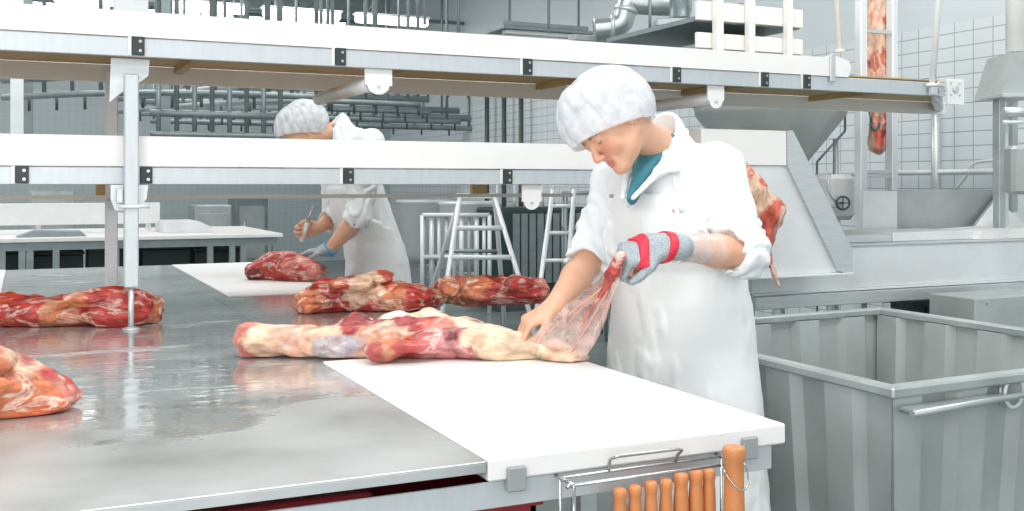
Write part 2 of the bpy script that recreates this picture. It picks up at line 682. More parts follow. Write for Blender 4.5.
        for a in range(3):
            b, d = [(1, 2), (2, 0), (0, 1)][a]
            sl0 = [slice(1, -1)] * 3; sl1 = [slice(1, -1)] * 3
            sl0[a] = slice(0, -1); sl1[a] = slice(1, None)
            s0 = sg[tuple(sl0)]; s1 = sg[tuple(sl1)]
            E = np.argwhere(s0 != s1)
            off = np.ones(3, int); off[a] = 0
            E = E + off
            fl = sg[E[:, 0], E[:, 1], E[:, 2]]
            q = []
            for (u, w) in ((0, 0), (1, 0), (1, 1), (0, 1)):
                cc = E.copy(); cc[:, b] -= u; cc[:, d] -= w
                q.append(idx[cc[:, 0], cc[:, 1], cc[:, 2]])
            q = np.stack(q, 1)
            q[~fl] = q[~fl][:, ::-1]
            Q.append(q)
        return V, np.concatenate(Q)

    def build(s, name, m, parent=None, colfn=None):
        V, Q = s.mesh()
        cols = colfn(V) if colfn else None
        return link(name, V, Q, m, parent, cols=cols)


# ================================================================== THE SETTING
XW, YB = 6.3, 19.0
def struct(mb, name, m):
    o = mb.build(name, m); o['kind'] = 'structure'; return o
struct(MB().box(-9, XW, -3, YB, -0.1, 0), 'floor', M['floor'])
struct(MB().box(-9, XW + .2, -3, YB + .2, 5.2, 5.3), 'ceiling', M['ceil'])
struct(MB().box(XW, XW + .2, -3, YB + .2, 0, 5.2), 'wall_right', M['wr'])
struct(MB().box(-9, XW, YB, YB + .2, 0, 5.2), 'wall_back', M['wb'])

# ================================================================== the cutting table
TZ = 0.90
X0, X1 = 0.775, 1.466           # the white board's two long sides
t = thing('cutting_table', (0.7, 4.3, 0), 'long wet stainless steel cutting table carrying the meat, running from foreground to middle', 'table')
mb = MB()
mb.box(-0.1, X0 - .004, 1.765, 6.95, TZ - .004, TZ, 0.0015)
mb.box(-0.1, X0 - .004, 1.765, 1.775, TZ - .021, TZ - .003, 0.001)
mb.box(X0 + .0, X1, 2.955, 4.868, TZ - .004, TZ, 0.001)
mb.box(X0 - .004, X0 + .069, 4.868, 6.95, TZ - .004, TZ, 0.001)
mb.build('steel_top', M['table'], t)
mb = MB()
mb.box(-0.1, X1 - .03, 1.775, 1.781, TZ - .092, TZ - .042, 0.002)
mb.box(-0.1, X1 - .03, 1.781, 1.815, TZ - .092, TZ - .075)
mb.box(X1 - .07, X1 - .03, 1.815, 6.9, TZ - .100, TZ - .046, 0.003)
mb.box(-0.1, -0.06, 1.815, 6.9, TZ - .100, TZ - .046, 0.003)
for y in (3.2, 4.9, 6.6):
    mb.box(-0.06, X1 - .07, y, y + .04, TZ - .09, TZ - .046, 0.002)
mb.build('frame', M['alu'], t)
for (x, y) in ((1.26, 2.30), (1.26, 4.9), (1.26, 6.6), (0.0, 2.30), (0.0, 4.9), (0.0, 6.6)):
    mb = MB().box(x, x + .05, y, y + .05, 0.02, TZ - .101, 0.003)
    mb.lathe((x + .025, y + .025, 0), [(0.03, 0), (0.03, 0.015), (0.012, 0.03)], 12)
    mb.build('leg', M['steel'], t)

def board(name, x0, x1, y0, y1, label, z0=TZ - .040, z1=TZ + .003):
    o = MB().box(x0, x1, y0, y1, z0, z1, 0.004).build(name, M['board'])
    tag(o, label, 'cutting board')
    return o
board('cutting_board', X0, X1, 1.765, 2.953, 'big white plastic cutting board at the near corner of the steel table')
board('cutting_board', X0 + .072, X1, 4.872, 6.95, 'white plastic cutting board in front of the far worker')
board('cutting_board', -0.8, -0.103, 3.0, 6.95, 'white plastic board along the left side of the steel table, cut by photo edge')

# clamps which hold the near board down on the frame
for px in (516, 749):
    p = at(px, 480 if px < 600 else 450, Y=1.76)
    x = p[0]
    mb = MB().box(x - .019, x + .019, 1.752, 1.764, TZ - .060, TZ - .014, 0.003)
    mb.box(x - .017, x + .017, 1.764, 1.774, TZ - .060, TZ - .042, 0.001)
    o = mb.build('board_clamp', M['rubber'])
    tag(o, 'grey clamp on the near edge of the big board, ' + ('left of the wire rack' if px < 600 else 'just behind the tall orange handle'), 'clamp', 'clamps on the front of the board')

# red crates below the table
def crate(name, x0, x1, y0, y1, z0, z1, label):
    t = thing(name, ((x0 + x1) / 2, (y0 + y1) / 2, z0), label, 'crate')
    mb = MB()
    w = .012
    mb.box(x0, x1, y0, y1, z0, z0 + w)
    for (a, b, c, d) in ((x0, x1, y0, y0 + w), (x0, x1, y1 - w, y1), (x0, x0 + w, y0, y1), (x1 - w, x1, y0, y1)):
        mb.box(a, b, c, d, z0, z1 - .02)
    mb.build('body', M['red'], t)
    r = MB()
    for (a, b, c, d) in ((x0 - .012, x1 + .012, y0 - .012, y0 + w), (x0 - .012, x1 + .012, y1 - w, y1 + .012), (x0 - .012, x0 + w, y0, y1), (x1 - w, x1 + .012, y0, y1)):
        r.box(a, b, c, d, z1 - .02, z1, .002)
    r.build('rim', M['red'], t)
    return t
def shelf_cart(x0, x1, y0, y1, z, label):
    t = thing('low_stand', ((x0 + x1) / 2, (y0 + y1) / 2, 0), label, 'stand')
    MB().box(x0, x1, y0, y1, z - .02, z).build('shelf_plate', M['steel'], t)
    for x in (x0, x1 - .03):
        for y in (y0, y1 - .03):
            MB().box(x, x + .03, y, y + .03, 0, z - .0201).build('leg', M['steel'], t)
shelf_cart(0.1, 1.25, 1.85, 2.28, 0.52, 'steel stand under the near end of the table holding red crates')
crate('meat_crate', 0.62, 0.93, 1.88, 2.24, 0.52, 0.79, 'red crate under the near board, beside the wire knife rack')
crate('meat_crate', 0.20, 0.57, 1.88, 2.24, 0.52, 0.84, 'red crate in the dark under the steel table top')

# ================================================================== knife rack
RY = 1.70
t = thing('knife_rack', (1.2, RY, 0.72), 'chrome wire rack hanging on the near edge of the table, full of orange handles', 'rack')
pl = at(574, 487, Y=RY); pr = at(738, 461, Y=RY)
zr = (pl[2] + pr[2]) / 2
xl, xr = pl[0], pr[0]
mb = MB()
mb.tube([(xl, RY, zr), (xr, RY, zr)], .0035, 8)
mb.tube([(xl, RY + .055, zr), (xr, RY + .055, zr)], .003, 8)
mb.tube([(xl, RY, zr), (xl, RY + .098, zr)], .0035, 8)
mb.tube([(xr, RY, zr), (xr, RY + .098, zr)], .0035, 8)
for x in (xl, xr):
    mb.tube([(x, RY, zr), (x, RY, zr - .2)], .0035, 8)
mb.tube([(xl, RY, zr - .2), (xr, RY, zr - .2)], .003, 8)
mb.tube([(xl, RY + .055, zr - .2), (xr, RY + .055, zr - .2), ], .003, 8)
for x in (xl, xr):
    mb.tube([(x, RY + .055, zr), (x, RY + .055, zr - .2), (x, RY, zr - .2)], .003, 8)
mb.tube([(xl - .006, RY - .0, zr - .002), (xl - .014, RY - .008, zr + .004), (xl - .02, RY - .01, zr)], .0035, 8)
mb.build('wire_basket', M['chrome'], t)
a = at(610, 474, Y=RY + .05); b = at(616, 457, Y=RY + .03); c_ = at(682, 446, Y=RY + .03); d_ = at(677, 468, Y=RY + .05)
MB().tube(smooth_path([(a[0], RY + .055, zr), (a[0], RY + .05, b[2] - .01), (b[0], RY + .03, b[2]), (b[0] + .01, RY + .03, b[2] + .001)], 4)[:-1] +
          [(c_[0] - .008, RY + .03, b[2]), (c_[0], RY + .03, b[2] - .003), (d_[0], RY + .05, b[2] - .018), (d_[0], RY + .055, zr)], .0033, 8).build('carrying_handle', M['chrome'], t)

KL = ['leftmost of the seven orange knife handles in the wire rack', 'second from left of the orange knife handles in the wire rack',
      'third from left of the orange knife handles in the wire rack', 'middle one of the seven orange knife handles in the wire rack',
      'third from right of the seven orange knife handles, with a wide knob', 'second from right of the seven orange knife handles in the rack',
      'rightmost of the seven orange knife handles, beside the tall orange handle']
for i, (px, py) in enumerate(((620, 487), (635, 484), (651, 480), (666, 478), (681, 472), (696, 469), (709, 468))):
    y = RY + .028
    p = at(px, py, Y=y)
    R = 0.0152 if i in (4, 5) else 0.0136
    z1 = p[2]
    k = thing('knife', (p[0], y, z1 - .32), KL[i], 'knife', 'knives in the wire rack')
    prof = [(0.004, -.001), (R * .8, -.003), (R * .96, -.009), (R * .96, -.019), (R * .84, -.027), (R * .9, -.036), (R, -.06), (R * 1.02, -.09), (R * .86, -.12), (R * .8, -.132)]
    MB().lathe((p[0], y, z1), [(r, h) for r, h in prof], 16).build('handle', M['orange'], k)
    mb = MB().prism([(p[0] - .010, z1 - .133), (p[0] + .010, z1 - .133), (p[0] + .010, z1 - .25), (p[0] + .002, z1 - .29), (p[0] - .010, z1 - .26)], y - .0008, y + .0008)
    mb.build('blade', M['chrome'], k)
# the tall sharpening steel handle in its wire loop
y = RY - .022
p = at(734, 446, Y=y)
k = thing('sharpening_steel', (p[0], y, p[2] - .4), 'tallest orange handle, held in a wire loop at the right end of the rack', 'sharpening steel')
R = .0225
MB().lathe((p[0], y, p[2]), [(.006, 0), (R * .9, -.001), (R, -.006), (R * .98, -.022), (R * .84, -.034), (R * .86, -.06), (R * .9, -.10), (R * .95, -.14), (R * .9, -.17), (R * .6, -.18)], 20).build('handle', M['orange'], k)
MB().lathe((p[0], y, p[2]), [(.007, -.181), (.007, -.37), (.002, -.39)], 12).build('rod', M['chrome'], k)
MB().tube(smooth_path([(p[0] + .012, RY + .003, zr + .012), (p[0] + .026, y - .002, zr + .0), (p[0] + .020, y - .019, zr - .028), (p[0] + .002, y - .026, zr - .04), (p[0] - .016, y - .021, zr - .028), (p[0] - .025, y - .003, zr - .005), (p[0] - .016, RY + .001, zr + .006)], 5), .0016, 8).build('wire_loop', M['chrome'], t)

# ================================================================== conveyors
YN, YF = 3.865, 4.87
uc = thing('upper_conveyor', (2.0, 4.37, 1.86), 'long upper conveyor with white side guard crossing above the far side of the table', 'conveyor')
XL, XE = -1.6, at(944, 100, Y=YN)[0]
xg = at(846, 70, Y=YN)[0]
XP = 0.338
# near side
mb = MB().prism([(XL, 1.927), (xg - .03, 1.927), (xg + .005, 1.927), (xg + .02, 1.975), (xg + .005, 2.005), (xg - .10, 2.03), (xg - .14, 2.015), (XL, 2.015)], YN - .014, YN - .002)
mb.build('guard_board', M['guard'], uc)
MB().box(XL, XE, YN - .006, YN + .012, 1.858, 1.925, .002).build('side_frame', M['alu'], uc)
MB().box(XL, XE, YN - .010, YN - .0065, 1.86, 1.866).build('lip', M['alu'], uc)
# far side
XF = at(944, 110, Y=YF)[0]
MB().box(XL, XF, YF - .012, YF + .006, 1.858, 1.935, .002).build('guard_board', M['guard'], uc)
MB().prism([(XL, YN + .013), (XE - .02, YN + .013), (XF - .05, YF - .013), (XL, YF - .013)], 1.935, 1.941, 'xy').build('belt', M['belt'], uc)
for x in np.arange(XL + .4, XE, 0.9):
    MB().box(x, x + .035, YN + .013, YF - .013, 1.905, 1.934).build('cross_member', M['belt'], uc)
MB().tube([(XE - .03, YN + .03, 1.90), (XF - .08, YF - .03, 1.90)], .03, 16).build('end_roller', M['steel'], uc)
mb = MB().box(XE, XE + .115, YN - .025, YN - .013, 1.815, 1.945, .003)
ep = mb.build('end_plate', M['white'], uc)
mb = MB().tube([(XE + .05, YN - .026, 1.895), (XE + .05, YN - .035, 1.895)], .018, 16)
for (dx, dz) in ((.02, .02), (.08, .02), (.02, .08), (.08, .08)):
    mb.tube([(XE + dx, YN - .026, 1.845 + dz), (XE + dx, YN - .03, 1.845 + dz)], .006, 8)
mb.build('bearing', M['steel'], ep)
mb = MB().box(XE - .14, XE - .02, YN - .03, YN - .011, 1.905, 1.92, .002).box(XE - .12, XE - .08, YN - .035, YN - .011, 1.86, 1.90, .002)
mb.tube([(XE - .06, YN - .02, 1.93), (XE - .06, YN - .02, 1.87)], .006, 8)
mb.build('belt_tensioner', M['steel'], uc)
MB().box(xg - .115, xg - .085, YN - .024, YN - .0145, 1.90, 2.035, .002).build('guard_bracket', M['alu'], uc)

def clip(px, py, yy, z0, z1, parent):
    x = at(px, py, Y=yy)[0]
    w = .021
    o = MB().box(x - w, x + w, yy - .012, yy, z0, z1, .002).build('clip', M['black'], parent)
    mb = MB()
    for z in (z0 * .25 + z1 * .75, z0 * .75 + z1 * .25):
        mb.tube([(x + w * .3, yy - .0121, z), (x + w * .3, yy - .0145, z)], .0055, 10)
    mb.build('screw', M['chrome'], o)
    MB().box(x - w - .012, x - w - .0005, yy - .006, yy, z0, z1, .001).build('clip_pin', M['white'], o)
for px in (138, 340, 527, 676, 764, 806):
    clip(px, 60, YN - .0065, 1.862, 1.928, uc)

def plate(px, yy, z1, z0, w, parent, t=.008):
    x = at(px, 90, Y=yy)[0]
    poly = [(x - w, z1), (x - w, z0 + .035)]
    for k in range(9):
        a = math.pi + math.pi * k / 8
        poly.append((x + w * .8 * math.cos(a), z0 + .035 + .035 * math.sin(a)))
    poly += [(x + w, z0 + .035), (x + w, z1)]
    o = MB().prism(poly, yy - t, yy).build('hanger_plate', M['guard'], parent)
    MB().tube([(x, yy - t - .0005, z0 + .03), (x, yy - t - .006, z0 + .03)], .006, 10).build('screw', M['steel'], o)
    return x
x = plate(378, YN + .02, 1.858, 1.76, .055, uc)
MB().tube([(x - .03, YN + .03, 1.80), (x - .03, YF - .2, 1.80)], .028, 16).build('return_roller', M['pale'], uc)
x = plate(715, YN + .02, 1.858, 1.755, .045, uc)
MB().tube([(x, YN + .03, 1.80), (x, YF - .2, 1.80)], .028, 16).build('return_roller', M['pale'], uc)

lc = thing('lower_conveyor', (1.0, 4.4, 1.36), 'lower white-sided conveyor crossing in front of the far worker and behind the near one', 'conveyor')
YL = 3.955
XLE = 2.62
MB().box(XL, XLE, YL - .012, YL, 1.476, 1.585, .002).build('guard_board', M['guard'], lc)
MB().box(XL, XLE, YL - .004, YL + .014, 1.412, 1.474, .002).build('side_frame', M['alu'], lc)
MB().box(XL, XLE, YL - .0075, YL - .0045, 1.414, 1.420).build('lip', M['alu'], lc)
MB().box(XL, XLE, YF - .012, YF + .002, 1.348, 1.366, .001).build('guide_strip', M['guard'], lc)
MB().box(XL, XLE, YL + .03, YF - .03, 1.50, 1.506).build('belt', M['belt'], lc)
MB().box(XL, XLE, YF - .012, YF + .006, 1.48, 1.56, .002).build('guard_board', M['guard'], lc)
for px in (22, 146, 348, 507):
    clip(px, 170, YL - .0045, 1.415, 1.475, lc)
x = plate(531, YL + .022, 1.412, 1.305, .045, lc)
for px in (106, 480):
    p = at(px, 187, Y=YF - .05)
    MB().box(p[0] - .04, p[0] + .04, YF - .05, YF - .014, 1.366, 1.499).build('wooden_block', M['belt'], lc)
mb = MB()
for x_ in (-.5, .9, 2.2):
    mb.tube([(x_, YL + .015, 1.455), (x_, YF - .013, 1.49)], .02, 12)
mb.build('roller', M['belt'], lc)

st = thing('support_stand', (XP, 4.37, TZ), 'pair of square steel posts standing on the table and carrying both conveyors', 'stand')
# near post: wide plate at top, post down to a thin foot pin
mb = MB().box(XP - .024, XP + .024, YN + .015, YN + .055, 1.05, 1.80, .004)
mb.build('post', M['alu'], st)
MB().prism([(XP - .065, 1.857), (XP + .065, 1.857), (XP + .06, 1.80), (XP + .026, 1.77), (XP + .026, 1.74), (XP - .026, 1.74), (XP - .07, 1.70)], YN + .056, YN + .064).build('top_bracket', M['steel'], st)
MB().box(XP - .06, XP + .055, YN + .0, YN + .014, 1.932, 3.0, .003).build('post', M['steel'], st)
MB().tube([(XP, YN + .035, TZ), (XP, YN + .035, 1.05)], .010, 12).lathe((XP, YN + .035, TZ), [(.03, 0), (.03, .006), (.012, .012)], 16).build('foot_pin', M['steel'], st)
MB().box(XP - .05, XP - .027, YN + .02, YN + .05, 1.345, 1.40, .003).build('clamp_block', M['steel'], st)
MB().tube([(XP - .045, YN + .005, 1.335), (XP + .06, YN + .005, 1.335)], .007, 8).build('clamp_bar', M['pale'], st)
MB().prism([(XP - .065, 1.41), (XP + .06, 1.41), (XP + .055, 1.36), (XP + .02, 1.32), (XP - .05, 1.32), (XP - .065, 1.36)], YN + .065, YN + .073).build('mid_bracket', M['pale'], st)
MB().box(XP - .025, XP + .025, YF - .062, YF - .014, TZ, 1.9, .004).build('post', M['pale'], st)
MB().box(XP - .025, XP + .025, YN + .056, YF - .063, 1.31, 1.345, .003).build('cross_bar', M['alu'], st)

# ================================================================== meats
RED = (0.50, 0.04, 0.03); DRED = (0.20, 0.012, 0.015); PINK = (0.68, 0.22, 0.17); FAT = (0.80, 0.53, 0.36); CREAM = (0.80, 0.62, 0.42)
TAN = (0.68, 0.32, 0.18); SILV = (0.55, 0.50, 0.52); ORA = (0.62, 0.19, 0.08)


def patch_cols(patches, warp=0.02, seed=3):
    C0 = np.array([p[0] for p in patches], float)
    R0 = np.array([p[1] for p in patches], float)
    K0 = np.array([p[2] for p in patches], float)

    def fn(V):
        w = np.stack([fbm(V, 22, 3, seed), fbm(V, 22, 3, seed + 11), fbm(V, 22, 3, seed + 23)], -1) * warp
        Q = V + w
        D = np.stack([np.linalg.norm(Q - c, axis=1) / r for c, r in zip(C0, R0)], 1)
        D = D - D.min(1, keepdims=True)
        Wt = np.exp(-D * 14); Wt /= Wt.sum(1, keepdims=True)
        return (Wt @ K0)
    return fn


def rand_patches(lo, hi, n, cols, r, seed):
    rg = random.Random(seed)
    out = []
    for i in range(n):
        out.append(([rg.uniform(lo[k], hi[k]) for k in range(3)], rg.uniform(*r), rg.choice(cols)))
    return out


def flatbase(F, z=TZ + .001):
    k = int(round((z - F.lo[2]) / F.h))
    zz = F.lo[2] + np.arange(F.n[2]) * F.h
    F.F = np.maximum(F.F, (z - zz)[None, None, :].astype(np.float32))


# A: the leg of beef on the near board
bd = TZ + .004
A = Field((0.2, 2.2, bd - .02), (1.75, 3.6, 1.12), .0055)
def on(px, py, z): return at(px, py, z=z)
ptsA = [(247, 342, .050, .062), (285, 341, .050, .062), (330, 342, .050, .065), (365, 341, .056, .075), (405, 339, .062, .085), (450, 340, .060, .09), (490, 343, .052, .085), (530, 347, .036, .07), (565, 355, .018, .045), (582, 358, .010, .02)]
prev = None
sp = []
for (px, py, rz, ry) in ptsA:
    c = on(px, py, bd + rz * .8)
    sp.append((c, rz, ry))
for i in range(len(sp) - 1):
    n = 4
    for k in range(n):
        tt = k / n
        c = sp[i][0] * (1 - tt) + sp[i + 1][0] * tt
        rz = sp[i][1] * (1 - tt) + sp[i + 1][1] * tt; ry = sp[i][2] * (1 - tt) + sp[i + 1][2] * tt
        A.ell(c, (max(.04, ry * .6), ry, rz), k=.02)
# muscle heads
for (px, py, z, r) in ((358, 326, .985, (.055, .05, .036)), (395, 322, .985, (.06, .04, .028)), (432, 320, .985, (.06, .05, .030)), (465, 326, .975, (.06, .05, .03)), (428, 347, .945, (.10, .03, .02)), (385, 350, .94, (.06, .04, .03))):
    A.ell(on(px, py, z), r, k=.022)
A.disp(lambda P: .008 * fbm(P, (9, 24, 24), 3, 5) + .004 * fbm(P, (20, 60, 60), 2, 9), .04)
flatbase(A, bd)
def pa(px, py, z, r, c): return (on(px, py, z), r, c)
colA = patch_cols([
    pa(242, 340, .95, .045, PINK), pa(262, 336, .97, .05, FAT), pa(258, 352, .93, .045, TAN), pa(290, 335, .97, .06, (0.74, .42, .30)), pa(285, 352, .94, .05, CREAM), pa(297, 338, .97, .012, RED),
    pa(325, 334, .97, .05, FAT), pa(325, 345, .95, .045, SILV), pa(345, 343, .96, .045, (0.50, .48, .55)), pa(318, 352, .93, .035, CREAM),
    pa(345, 361, .915, .045, (0.42, .06, .06)), pa(368, 361, .915, .04, (0.5, .09, .08)),
    pa(358, 324, 1.0, .042, (0.36, .03, .03)), pa(366, 320, 1.0, .03, DRED), pa(372, 340, .96, .04, TAN), pa(388, 346, .95, .04, ORA), pa(385, 333, .98, .035, (0.75, .5, .36)),
    pa(385, 320, 1.0, .035, (0.82, .66, .55)), pa(395, 314, 1.0, .03, CREAM), pa(410, 326, .99, .05, (0.38, .03, .04)), pa(418, 334, .97, .04, RED), pa(405, 352, .94, .045, (0.5, .06, .05)),
    pa(395, 360, .92, .035, TAN), pa(430, 322, 1.0, .03, RED), pa(440, 318, 1.0, .035, CREAM), pa(448, 326, .99, .03, FAT), pa(435, 338, .96, .04, PINK), pa(428, 350, .94, .04, (0.55, .12, .12)),
    pa(458, 340, .96, .025, DRED), pa(470, 330, .98, .04, CREAM), pa(475, 342, .96, .03, FAT), pa(463, 322, 1.0, .025, RED), pa(485, 328, .98, .03, (0.4, .04, .05)), pa(472, 348, .94, .022, RED), pa(450, 360, .92, .07, (0.62, .22, .22)),
    pa(500, 340, .95, .05, (0.80, .62, .50)), pa(510, 352, .93, .06, CREAM), pa(505, 330, .97, .03, (0.5, .1, .09)), pa(540, 350, .93, .05, CREAM), pa(530, 338, .95, .04, PINK), pa(560, 358, .91, .05, FAT), pa(575, 356, .91, .03, (0.7, .3, .27)),
], .016)
leg = A.build('beef_joint', M['leg'], None, colA)
tag(leg, 'large skinned beef leg with white fat lying across the near white board, being cut', 'meat')

# thin membrane pulled up by the worker's left hand
def sheet(name, rows, m, parent, th=.0012, bow=.01, seed=1):
    """rows: list of (left point, right point)"""
    nu, nv = 14, 8
    L = smooth_path([r[0] for r in rows], nv); Rr = smooth_path([r[1] for r in rows], nv)
    V = []; n1 = len(L)
    for i in range(n1):
        for j in range(nu + 1):
            s = j / nu
            p = L[i] * (1 - s) + Rr[i] * s
            V.append(p)
    V = np.array(V)
    nrm = unit(np.cross(V[nu] - V[0], V[-1] - V[0]))
    sarr = np.tile(np.linspace(0, 1, nu + 1), n1)
    V = V + nrm[None, :] * ((np.sin(sarr * math.pi) * bow) + fbm(V, 25, 2, seed) * bow * .7)[:, None]
    F = []
    for i in range(n1 - 1):
        for j in range(nu):
            a = i * (nu + 1) + j
            F.append((a, a + 1, a + nu + 2, a + nu + 1))
    V2 = np.concatenate([V, V - nrm * th])
    n = len(V)
    F2 = F + [tuple(n + k for k in f[::-1]) for f in F]
    edge = [(i, i + 1) for i in range(nu)] + [((i + 1) * (nu + 1) - 1, (i + 2) * (nu + 1) - 1) for i in range(n1 - 1)]
    edge += [((n1 - 1) * (nu + 1) + i + 1, (n1 - 1) * (nu + 1) + i) for i in range(nu)] + [((i + 1) * (nu + 1), i * (nu + 1)) for i in range(n1 - 1)]
    F2 += [(b, a, a + n, b + n) for a, b in edge]
    return link(name, V2, F2, m, parent)
tp = lambda px, py, d: at(px, py, d=d)
mem = sheet('membrane', [(tp(612, 260, 2.80), tp(624, 262, 2.80)), (tp(602, 275, 2.83), tp(619, 278, 2.82)), (tp(575, 298, 2.90), tp(612, 300, 2.84)), (tp(548, 322, 2.98), tp(604, 325, 2.87)), (tp(522, 348, 3.02), tp(592, 348, 2.91)), (tp(515, 357, 3.03), tp(582, 361, 2.96))], M['membrane'], leg, .0012, .02)
sf = Field(tuple(at(600, 285, d=2.85) - .16), tuple(at(600, 285, d=2.85) + .2), .004)
sf.cap(tp(621, 256, 2.79), tp(612, 275, 2.82), .012, .017, k=.01).cap(tp(612, 275, 2.82), tp(603, 292, 2.86), .017, .008, k=.01).cap(tp(603, 292, 2.86), tp(580, 325, 2.93), .006, .003, k=.01)
sf.disp(lambda P: .004 * fbm(P, 60, 2, 4), .03)
sf.build('torn_strip', M['meat'], leg, patch_cols([(tp(622, 254, 2.79), .012, PINK), (tp(612, 272, 2.81), .03, (0.5, .05, .04)), (tp(604, 290, 2.85), .025, (0.55, .1, .07)), (tp(590, 310, 2.9), .04, PINK)], .005))
mb = MB()
for (a, b) in (((606, 283), (562, 330)), ((611, 285), (572, 352)), ((615, 290), (585, 352)), ((600, 290), (545, 335))):
    mb.tube(smooth_path([tp(a[0], a[1], 2.84), tp((a[0] + b[0]) / 2 + 2, (a[1] + b[1]) / 2 - 3, 2.88), tp(b[0], b[1], 2.96)], 5), .0022, 6)
mb.build('sinew', mat('sinew', (0.75, 0.35, 0.27), 0.4), leg)


def slab(name, pts, label, cols, seed, h=.006, zb=TZ + .001, amp=.014, extra=(), freq=(7, 22, 22), m='meat', pr=(.02, .05), npatch=46, warp=.02):
    """lump of meat lying on the table: pts = (px, py of its middle, half height, half depth)"""
    sp = []
    for (px, py, rz, ry) in pts:
        sp.append((at(px, py, z=zb + rz * .85), rz, ry))
    P = np.array([s[0] for s in sp])
    F = Field(P.min(0) - .17, P.max(0) + .17, h)
    for i in range(len(sp) - 1):
        L = np.linalg.norm(sp[i + 1][0] - sp[i][0])
        n = max(2, int(L / .03))
        for k in range(n + (i == len(sp) - 2)):
            tt = k / n
            c = sp[i][0] * (1 - tt) + sp[i + 1][0] * tt
            rz = sp[i][1] * (1 - tt) + sp[i + 1][1] * tt; ry = sp[i][2] * (1 - tt) + sp[i + 1][2] * tt
            F.ell(c, (max(.04, ry * .6), ry, rz), k=.02)
    for (px, py, z, r) in extra:
        F.ell(at(px, py, z=z), r, k=.012)
    F.disp(lambda Q: amp * fbm(Q, freq, 3, seed) + amp * .35 * fbm(Q, (25, 60, 60), 2, seed + 5), .05)
    flatbase(F, zb)
    lo = P.min(0) - .05; hi = P.max(0) + .07
    o = F.build(name, M[m], None, patch_cols(rand_patches(lo, hi, npatch, cols, pr, seed), warp, seed))
    tag(o, label, 'meat')
    return o

MC = [RED, RED, (0.5, .05, .035), DRED, TAN, ORA, (0.55, .12, .08), FAT]
slab('beef_forequarter', [(305, 303, .045, .07), (335, 297, .06, .11), (365, 296, .065, .12), (400, 298, .055, .12), (432, 299, .04, .09)],
     'piece of beef ribs with yellowish fat lying behind the left half of the beef leg', [TAN, ORA, RED, FAT, (0.6, .1, .06), TAN, RED, (0.62, .14, .07)], 21, extra=((350, 284, 1.02, (.09, .05, .035)), (378, 279, 1.03, (.06, .04, .035)), (325, 288, .995, (.06, .04, .03))))
slab('beef_forequarter', [(440, 293, .05, .07), (470, 293, .062, .10), (505, 292, .06, .10), (535, 292, .055, .08)],
     'dark red piece of beef behind the beef leg, beside the near worker\'s bare forearm', [RED, (0.5, .07, .05), DRED, ORA, (0.6, .2, .14)], 33, extra=((450, 287, 1.0, (.05, .05, .035)), (520, 284, 1.0, (.07, .05, .03))))
slab('beef_flank', [(-25, 311, .062, .09), (10, 311, .060, .09), (50, 312, .058, .09), (85, 310, .062, .09), (112, 308, .072, .10), (135, 308, .070, .09), (152, 309, .055, .07)],
     'long rough red slab of beef on the steel, passing behind the square post at left', [RED, RED, (0.52, .06, .03), ORA, TAN, (0.5, .08, .05), DRED], 44, extra=((100, 297, 1.01, (.12, .05, .03)),), freq=(5, 20, 20))
slab('beef_shoulder', [(-45, 385, .085, .11), (-5, 384, .08, .10), (25, 388, .062, .085), (50, 393, .045, .06), (66, 396, .028, .035)],
     'bright red piece of beef in the foreground, cut by the left edge of the photo', [RED, (0.6, .05, .03), (0.62, .12, .04), ORA, FAT, (0.55, .05, .04), PINK], 55, extra=((-12, 365, 1.02, (.06, .05, .04)),))
slab('beef_cut', [(253, 272, .045, .06), (270, 267, .075, .09), (290, 268, .075, .10), (310, 271, .06, .08), (320, 272, .04, .05)],
     'red boned beef piece on the far white board under the far worker\'s hands', [RED, (0.5, .03, .03), (0.55, .07, .05), DRED, PINK, RED], 66, zb=TZ + .0045, amp=.010)

# hanging quarter behind the near worker's shoulder
H0 = at(748, 158, Y=3.80)
hb = Field(tuple(at(765, 220, Y=3.78) - np.array([.25, .25, .45])), tuple(at(765, 220, Y=3.78) + np.array([.25, .2, .40])), .006)
for (a, ra, b, rb) in (((746, 172), .02, (756, 190), .055), ((756, 190), .055, (766, 212), .075), ((766, 212), .075, (764, 236), .05), ((764, 236), .05, (767, 258), .018), ((767, 258), .018, (779, 286), .004)):
    hb.cap(at(*a, Y=3.78), at(*b, Y=3.78), ra, rb, k=.03)
hb.disp(lambda P: .012 * fbm(P, (22, 22, 9), 3, 8), .04)
lo = at(745, 290, Y=3.78) - .05; hi = at(785, 160, Y=3.78) + .05
hm = hb.build('hanging_beef', M['meatv'], None, patch_cols(rand_patches(lo, hi, 60, [FAT, (0.9, .6, .45), (0.88, .55, .42), (0.85, .5, .36), (0.65, .12, .07), (0.9, .6, .45), (0.75, .22, .14)], (.012, .03), 12), .015))
tag(hm, 'fatty piece of beef hanging right behind the near worker\'s shoulder, against the steel chute', 'meat')

# ================================================================== right-hand machinery
# sloped steel chute box
ch = thing('steel_chute', (3.2, 4.2, 0.95), 'big stainless steel chute with sloped side and white top board behind the near worker', 'chute')
YC = 3.98
xa = at(700, 150, Y=YC)[0]; xb = at(785, 150, Y=YC)[0]; xc = at(845, 250, Y=YC)[0]
z1 = hz(131, 785, Y=YC); zw = hz(166, 785, Y=YC); z2 = hz(250, 845, Y=YC); z3 = hz(272, 845, Y=YC)
MB().prism([(xa, z3), (xa, zw), (xb, zw), (xc - .0, z2 - .02), (xc, z3)], YC, YC + .55).build('body', M['pale'], ch)
MB().box(xa, xb, YC - .012, YC + .55, zw + .001, z1, .003).build('top_board', M['guard'], ch)
